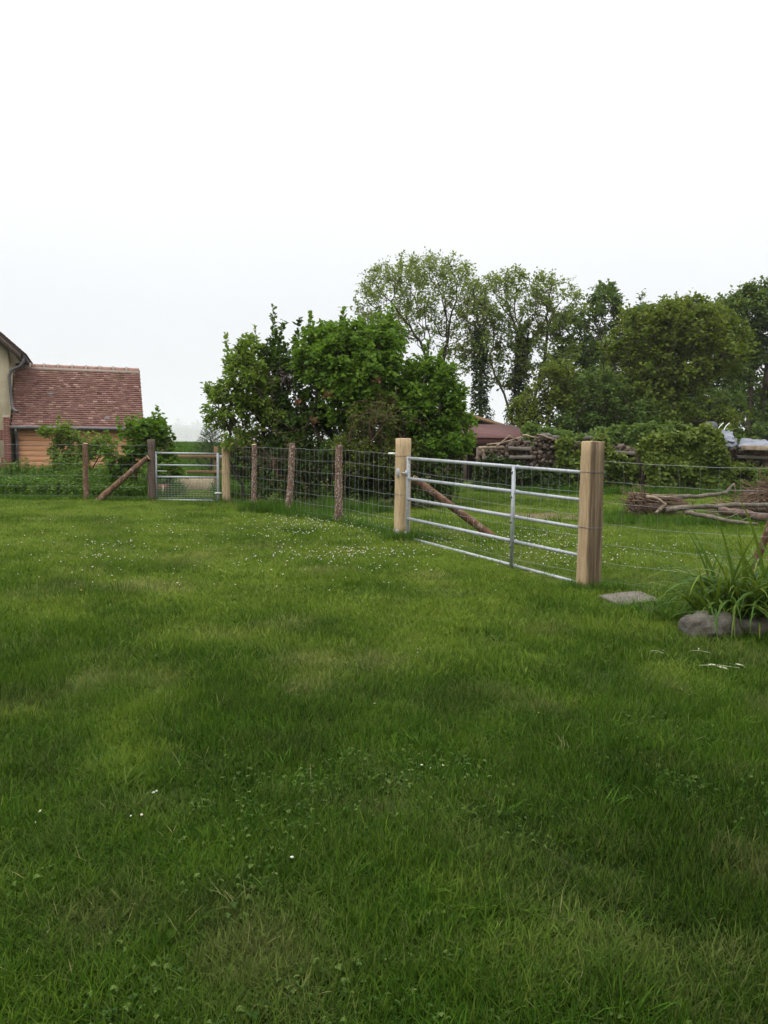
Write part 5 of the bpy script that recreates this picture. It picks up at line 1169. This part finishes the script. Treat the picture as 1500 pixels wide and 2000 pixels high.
# coarse tufts, flat dry stalks, clover, long grass at the fences
x, y = sow([(1.5, 4.5, 100), (4.5, 9, 46), (9, 16, 14)]); n = len(x); pat, pat2, tint, dry = lawn_look(x, y); kp = rg.random(n) < np.clip(.2 + 2.6 * (pat - .42), .1, 1); x, y, tint, dry, pat = [v_[kp] for v_ in (x, y, tint, dry, pat)]; n = len(x)
out.append((x, y, rg.integers(9, 12, n), rg.uniform(.8, 1.3, n), rg.uniform(.5, 1.25, n), tint * .5 + rg.normal(.34, .22, n), dry * .5 + (rg.random(n) < .05) * .5))
x, y = sow([(1.5, 4.5, 60), (4.5, 9, 34), (9, 14, 12)]); n = len(x); kp = rg.random(n) < np.clip(.25 + 2.5 * (fbm(x, y, .7, 66, 2) - .45), .06, 1); x, y = x[kp], y[kp]; n = len(x)
out.append((x, y, np.full(n, 16), rg.uniform(.7, 1.2, n), rg.uniform(.7, 1.6, n), rg.uniform(.3, 1, n), rg.uniform(.1, .95, n)))
x, y = sow([(1.5, 4.5, 120), (4.5, 8, 60)]); n = len(x); kp = rg.random(n) < np.clip((fbm(x + 3, y, .5, 91, 3) - .55) * 3 + .3 * ss(.3, 1.4, x) * (y < 3.6), 0, .6); x, y = x[kp], y[kp]; n = len(x)
out.append((x, y, np.where(y < 4, 14, 15), rg.uniform(.8, 1.2, n), rg.uniform(.8, 1.5, n), np.full(n, .5), np.zeros(n)))
x, y = sow([(7, 19, 130)]); kp = fence_d(x, y, FL) < .10 + .16 * fbm(x, y, .5, 12, 2); x, y = x[kp], y[kp]; n = len(x)
out.append((x, y, rg.integers(12, 14, n), rg.uniform(.8, 1.1, n), .7 * rg.uniform(.45, 1.25, n), rg.normal(.42, .15, n), np.full(n, .04)))
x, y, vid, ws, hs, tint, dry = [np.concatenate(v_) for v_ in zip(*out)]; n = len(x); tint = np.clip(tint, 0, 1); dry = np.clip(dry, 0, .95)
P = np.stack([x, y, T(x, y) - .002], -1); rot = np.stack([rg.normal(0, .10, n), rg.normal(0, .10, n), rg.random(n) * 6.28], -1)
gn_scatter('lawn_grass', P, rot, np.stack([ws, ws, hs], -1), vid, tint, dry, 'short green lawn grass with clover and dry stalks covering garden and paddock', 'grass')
# bright mound of long grass by the second barky post, and tufts round the pile and posts
LX = []; LY = []; LH = []
def patch(cx, cy, rx, ry, n_, h): LX.append(rg.normal(cx, rx, n_)); LY.append(rg.normal(cy, ry, n_)); LH.append(rg.uniform(.6, 1.2, n_) * h)
patch(X_at(532, 14.9), 14.9, .30, .25, 120, 1.25); patch(hingeP[0] + .12, hingeP[1] - .2, .22, .14, 60, .7); patch(X_at(1330, 14), 13.7, .9, .25, 160, .9); patch(X_at(1230, 14.4), 14.4, .25, .3, 50, 1.1)
patch(X_at(610, 14), 14.3, .4, .2, 60, .8); patch(X_at(1170, 22), 21.8, 2.5, .3, 220, 1.4); patch(X_at(1400, 21.5), 21.6, 2.0, .35, 200, 1.3); patch(X_at(680, 15), 15.2, .5, .2, 90, 1.5); patch(X_at(370, 17.4), 17.5, .7, .15, 60, .6)
patch(nearP[0], nearP[1], .16, .14, 26, .45); patch(X_at(1330, 7), 6.8, .28, .16, 46, .6); patch(X_at(1440, 6.1), 6.0, .25, .10, 26, .4)
x = np.concatenate(LX); y = np.concatenate(LY); h = np.concatenate(LH); n = len(x)
gn_scatter('long_grass', np.stack([x, y, T(x, y)], -1), np.stack([rg.normal(0, .1, n), rg.normal(0, .1, n), rg.random(n) * 6.28], -1), np.stack([np.full(n, 1.), np.full(n, 1.), h], -1), rg.integers(12, 14, n), np.clip(rg.normal(.5, .18, n), 0, 1), np.clip(rg.normal(0, .1, n), 0, .4),
           'longer unmown green grass round posts, fence feet and firewood', 'grass')
# weeds and tall grass before the house, field grass beyond the small gate
n = 5200; x = rg.uniform(-12.5, -3.2, n); y = rg.uniform(18.3, 29, n); gap = (x > X_at(345, y)) & (x < X_at(430, y)) ; kp = ~(gap & (y < 24)); x = x[kp]; y = y[kp]; n = len(x)
hh = rg.uniform(.5, 1.1, n)
x2 = rg.uniform(-22, -3, 9000); y2 = rg.uniform(29, 62, 9000); kp = (x2 > X_at(285, y2) - 1.5) & (x2 < X_at(470, y2) + 1.5); x2 = x2[kp]; y2 = y2[kp]
xa2 = np.concatenate([x, x2]); ya2 = np.concatenate([y, y2]); n2 = len(xa2)
gn_scatter('field_grass', np.stack([xa2, ya2, T(xa2, ya2)], -1), np.stack([rg.normal(0, .1, n2), rg.normal(0, .1, n2), rg.random(n2) * 6.28], -1), np.stack([np.full(n2, 1.), np.full(n2, 1.), np.concatenate([hh, rg.uniform(.4, .8, len(x2))])], -1),
           np.full(n2, 17), np.clip(rg.normal(.55, .18, n2), 0, 1), np.clip(rg.normal(.02, .1, n2), 0, .4), 'tall green meadow grass between fence, house and far field', 'grass')

# nettles in front of the annexe: leafy stems as separate plants
M_st = M['lf_nettle']
def nettle(name, label, px, Y, w, h, n, seed, group):
    rg = R(seed); c_ = gp(px, Y); o = thing(name, label, 'weeds', tuple(c_), 0, group); LP = []; LA = []; S = []
    for k in range(n):
        b_ = c_ + [rg.normal(0, w), rg.normal(0, .25), 0]; b_[2] = gz_(b_[0], b_[1]); H = h * rg.uniform(.6, 1.15) * (1 - .3 * abs(b_[0] - c_[0]) / (2 * w)); tip = b_ + [rg.normal(0, .08), rg.normal(0, .08), H]
        S.append((b_, tip)); m_ = int(H / .05)
        for q_ in range(m_):
            f = .15 + .85 * q_ / m_; p_ = b_ + (tip - b_) * f; a = rg.random() * 6.28
            for s in (0, math.pi): LP.append(p_); LA.append([math.cos(a + s), math.sin(a + s), rg.normal(-.05, .25)])
    LP = np.array(LP); LA = np.array(LA); k = len(LP)
    V, F = segs(np.array([s[0] for s in S]), np.array([s[1] for s in S]), .006, .002, 3); part('stems', V, F, M['lf_nettle'], o, {'tint': np.full(len(V), .3)})
    V, F, tt = leaves_vf(LP, LA, rg.normal(0, .3, (k, 3)) + [0, 0, 1], .085 * rg.uniform(.6, 1.3, k), .33, np.clip(rg.normal(.5, .2, k), 0, 1), rg); part('foliage', V, F, M['lf_nettle'], o, {'tint': tt})
for k, (px, Y, w, h, n_, lb) in enumerate(((10, 19.5, .45, .55, 60, 'dense nettles at picture edge below the house quoin'), (60, 18.6, .5, .48, 60, 'nettles under the zinc downpipe behind wire fence'), (105, 18.2, .35, .42, 55, 'bright leafy weeds left of the slim brown fence post'),
        (150, 19.2, .4, .60, 55, 'nettles directly behind the slim brown fence post'), (200, 18.2, .35, .36, 45, 'low weeds under the diagonal fence brace'), (245, 18.6, .35, .40, 45, 'weeds at the foot of dark big-leaved bush'), (30, 22.5, .8, .75, 60, 'tall pale weeds against the house wall foot'), (130, 23.0, .9, .75, 60, 'tall weeds below the climbing rose'), (225, 23.0, .7, .7, 45, 'tall weeds between rose and dark bush'))):
    nettle('nettle_patch', lb, px, Y, w, h, n_, 600 + k, 'weeds before the house')

# dry straw bank behind the small gate
rg = R(66); c_ = gp(379, 21.9); n = 900; xx = rg.uniform(X_at(346, 21.9), X_at(413, 21.9), n); yy = rg.uniform(21.4, 22.4, n)
hz = .24 + .10 * fbm(xx, yy, .4, 4, 2); b_ = np.stack([xx, yy, T(xx, yy)], -1); tp = b_ + np.stack([rg.normal(0, .06, n), rg.normal(-.03, .06, n), hz * rg.uniform(.75, 1.1, n)], -1)
V, F = segs(b_, tp, .009, .004, 3); o = part('straw', V, F, M['straw']); tag(o, 'pale dry standing straw seen through the small gate mesh', 'straw', kind='stuff')

# daisies and clover heads
fl = bpy.data.collections.new('flower_sources')
M['petal'] = m_plain('white_petal', (.50, .50, .44), (.66, .66, .60), 30, .6); M['yolk'] = m_plain('yellow_flower', (.55, .32, .02), (.75, .45, .03), 30, .6)
rg = R(77)
def daisy(name, k, mat, mat_c, r, h):
    n_ = 11; th = np.arange(n_) / n_ * 2 * np.pi; ring = np.stack([np.cos(th) * r * np.where(np.arange(n_) % 2, 1, .82), np.sin(th) * r * np.where(np.arange(n_) % 2, 1, .82), np.full(n_, h + .002)], -1)
    inn = np.stack([np.cos(th) * r * .38, np.sin(th) * r * .38, np.full(n_, h + .004)], -1); V = np.concatenate([ring, inn, [[0, 0, h + .007]], [[0, 0, h - .004]]]); i_ = np.arange(n_); j_ = (i_ + 1) % n_
    q_ = np.stack([i_, j_, n_ + j_, n_ + i_], -1); t3 = np.concatenate([np.stack([n_ + i_, n_ + j_, np.full(n_, 2 * n_)], -1), np.stack([j_, i_, np.full(n_, 2 * n_ + 1)], -1)])
    sV, sF = segs([[0, 0, 0]], [[0, 0, h]], .0012, .0010, 3); V2, F2 = np.concatenate([V, sV]), [q_, t3, sF[0] + len(V)]
    F4 = np.concatenate([q_, sF[0] + len(V)]); mi = [0] * n_ + [2] * 3 + [1] * n_ + [0] * n_
    o = bpy.data.objects.new('%02d_%s' % (k, name), mesh(name, V2, [F4, t3], [mat, mat_c, M['clover']], mi=mi)); fl.objects.link(o)
daisy('daisy', 0, M['petal'], M['yolk'], .0095, .065); daisy('daisy', 1, M['petal'], M['petal'], .008, .055); daisy('buttercup', 2, M['yolk'], M['yolk'], .010, .07)
FX = []; FY = []; 
def fpatch(px, Y, rx, ry, n_): FX.append(rg.normal(X_at(px, Y), rx, n_)); FY.append(rg.normal(Y, ry, n_))
fpatch(690, 9.6, .55, .35, 150); fpatch(600, 12.6, .55, .6, 90); fpatch(650, 13.2, .35, .5, 60); fpatch(560, 11.4, .6, .5, 70); fpatch(220, 9.2, .25, .2, 26); fpatch(200, 10.2, .22, .2, 22); fpatch(300, 11, 1.2, 1.0, 60); fpatch(420, 12.5, 1.4, 1.2, 60)
fpatch(900, 11.2, .8, .9, 120); fpatch(1060, 11, .55, .6, 130); fpatch(1080, 9.6, .35, .4, 60); fpatch(1230, 10.2, .6, .6, 70); fpatch(240, 8.0, .5, .5, 22); fpatch(560, 8.4, .9, .7, 40); fpatch(60, 8.6, .5, .5, 16); fpatch(740, 12.4, .5, .5, 60)
for px, Y in ((855, 3.6), (865, 3.62), (830, 3.58), (295, 3.3), (300, 3.32), (265, 3.1), (258, 3.09), (80, 3.1), (64, 3.05), (572, 2.75), (735, 4.45), (825, 5.7), (826, 5.6), (1060, 4.3)): FX.append(np.array([X_at(px, Y)])); FY.append(np.array([Y]))
x = np.concatenate(FX); y = np.concatenate(FY); n = len(x); vid = rg.choice([0, 1, 1, 1], n); vid = np.where(rg.random(n) < .012, 2, vid); vid[-1] = 2
gn_scatter('lawn_daisies', np.stack([x, y, T(x, y)], -1), np.stack([rg.normal(0, .25, n), rg.normal(-.0, .25, n), rg.random(n) * 6.28], -1), (rg.uniform(.6, 1.0, n) + .35 * ss(6, 9, y))[:, None] * np.ones((1, 3)), vid, np.full(n, .5), np.zeros(n), 'scattered white daisies and clover heads in the lawn', 'flowers', fl)

# ------------------------------------------------------------------ far wood on the hill, haze
rg = R(88); n = 2600; x = rg.uniform(-3200, 700, n); y = rg.uniform(4300, 6300, n); z = T(x, y); big = rg.uniform(16, 34, n)
for px in (352, 386): x = np.append(x, [X_at(px, 6000) + d for d in (-9, 12)]); y = np.append(y, [6000, 6010]); big = np.append(big, [62, 52])
z = T(x, y); n = len(x); P = np.repeat(np.stack([x, y, z], -1), 16, 0); s = np.repeat(big, 16); kk = len(P); d = nrm(rg.normal(size=(kk, 3))); P = P + d * s[:, None] * np.array([.5, .5, .5]) + np.stack([0 * s, 0 * s, s * .55], -1)
V, F, tt = leaves_vf(P, rg.normal(size=(kk, 3)), d + rg.normal(0, .3, (kk, 3)), s * .55, .5, rg.random(kk), rg, simple=True)
o = part('distant_wood', V, F, M['lf_dark'], None, {'tint': tt}); tag(o, 'hazy far-off wooded ridge beyond the field', 'woodland', kind='stuff')
t = NT('haze_air'); t.t.nodes.remove(t.b); pv = t.n('ShaderNodeVolumePrincipled'); pv.inputs['Color'].default_value = (.93, .95, .98, 1); pv.inputs['Density'].default_value = .00030; pv.inputs['Anisotropy'].default_value = .2
t.l(pv.outputs[0], t.out.inputs['Volume']);
V, F = box_vf(-7200, 7200, -70, 7300, -42, 200)
o = part('haze', V, F, t.m); tag(o, 'pale misty air thickening towards the far ridge', 'haze', kind='stuff')
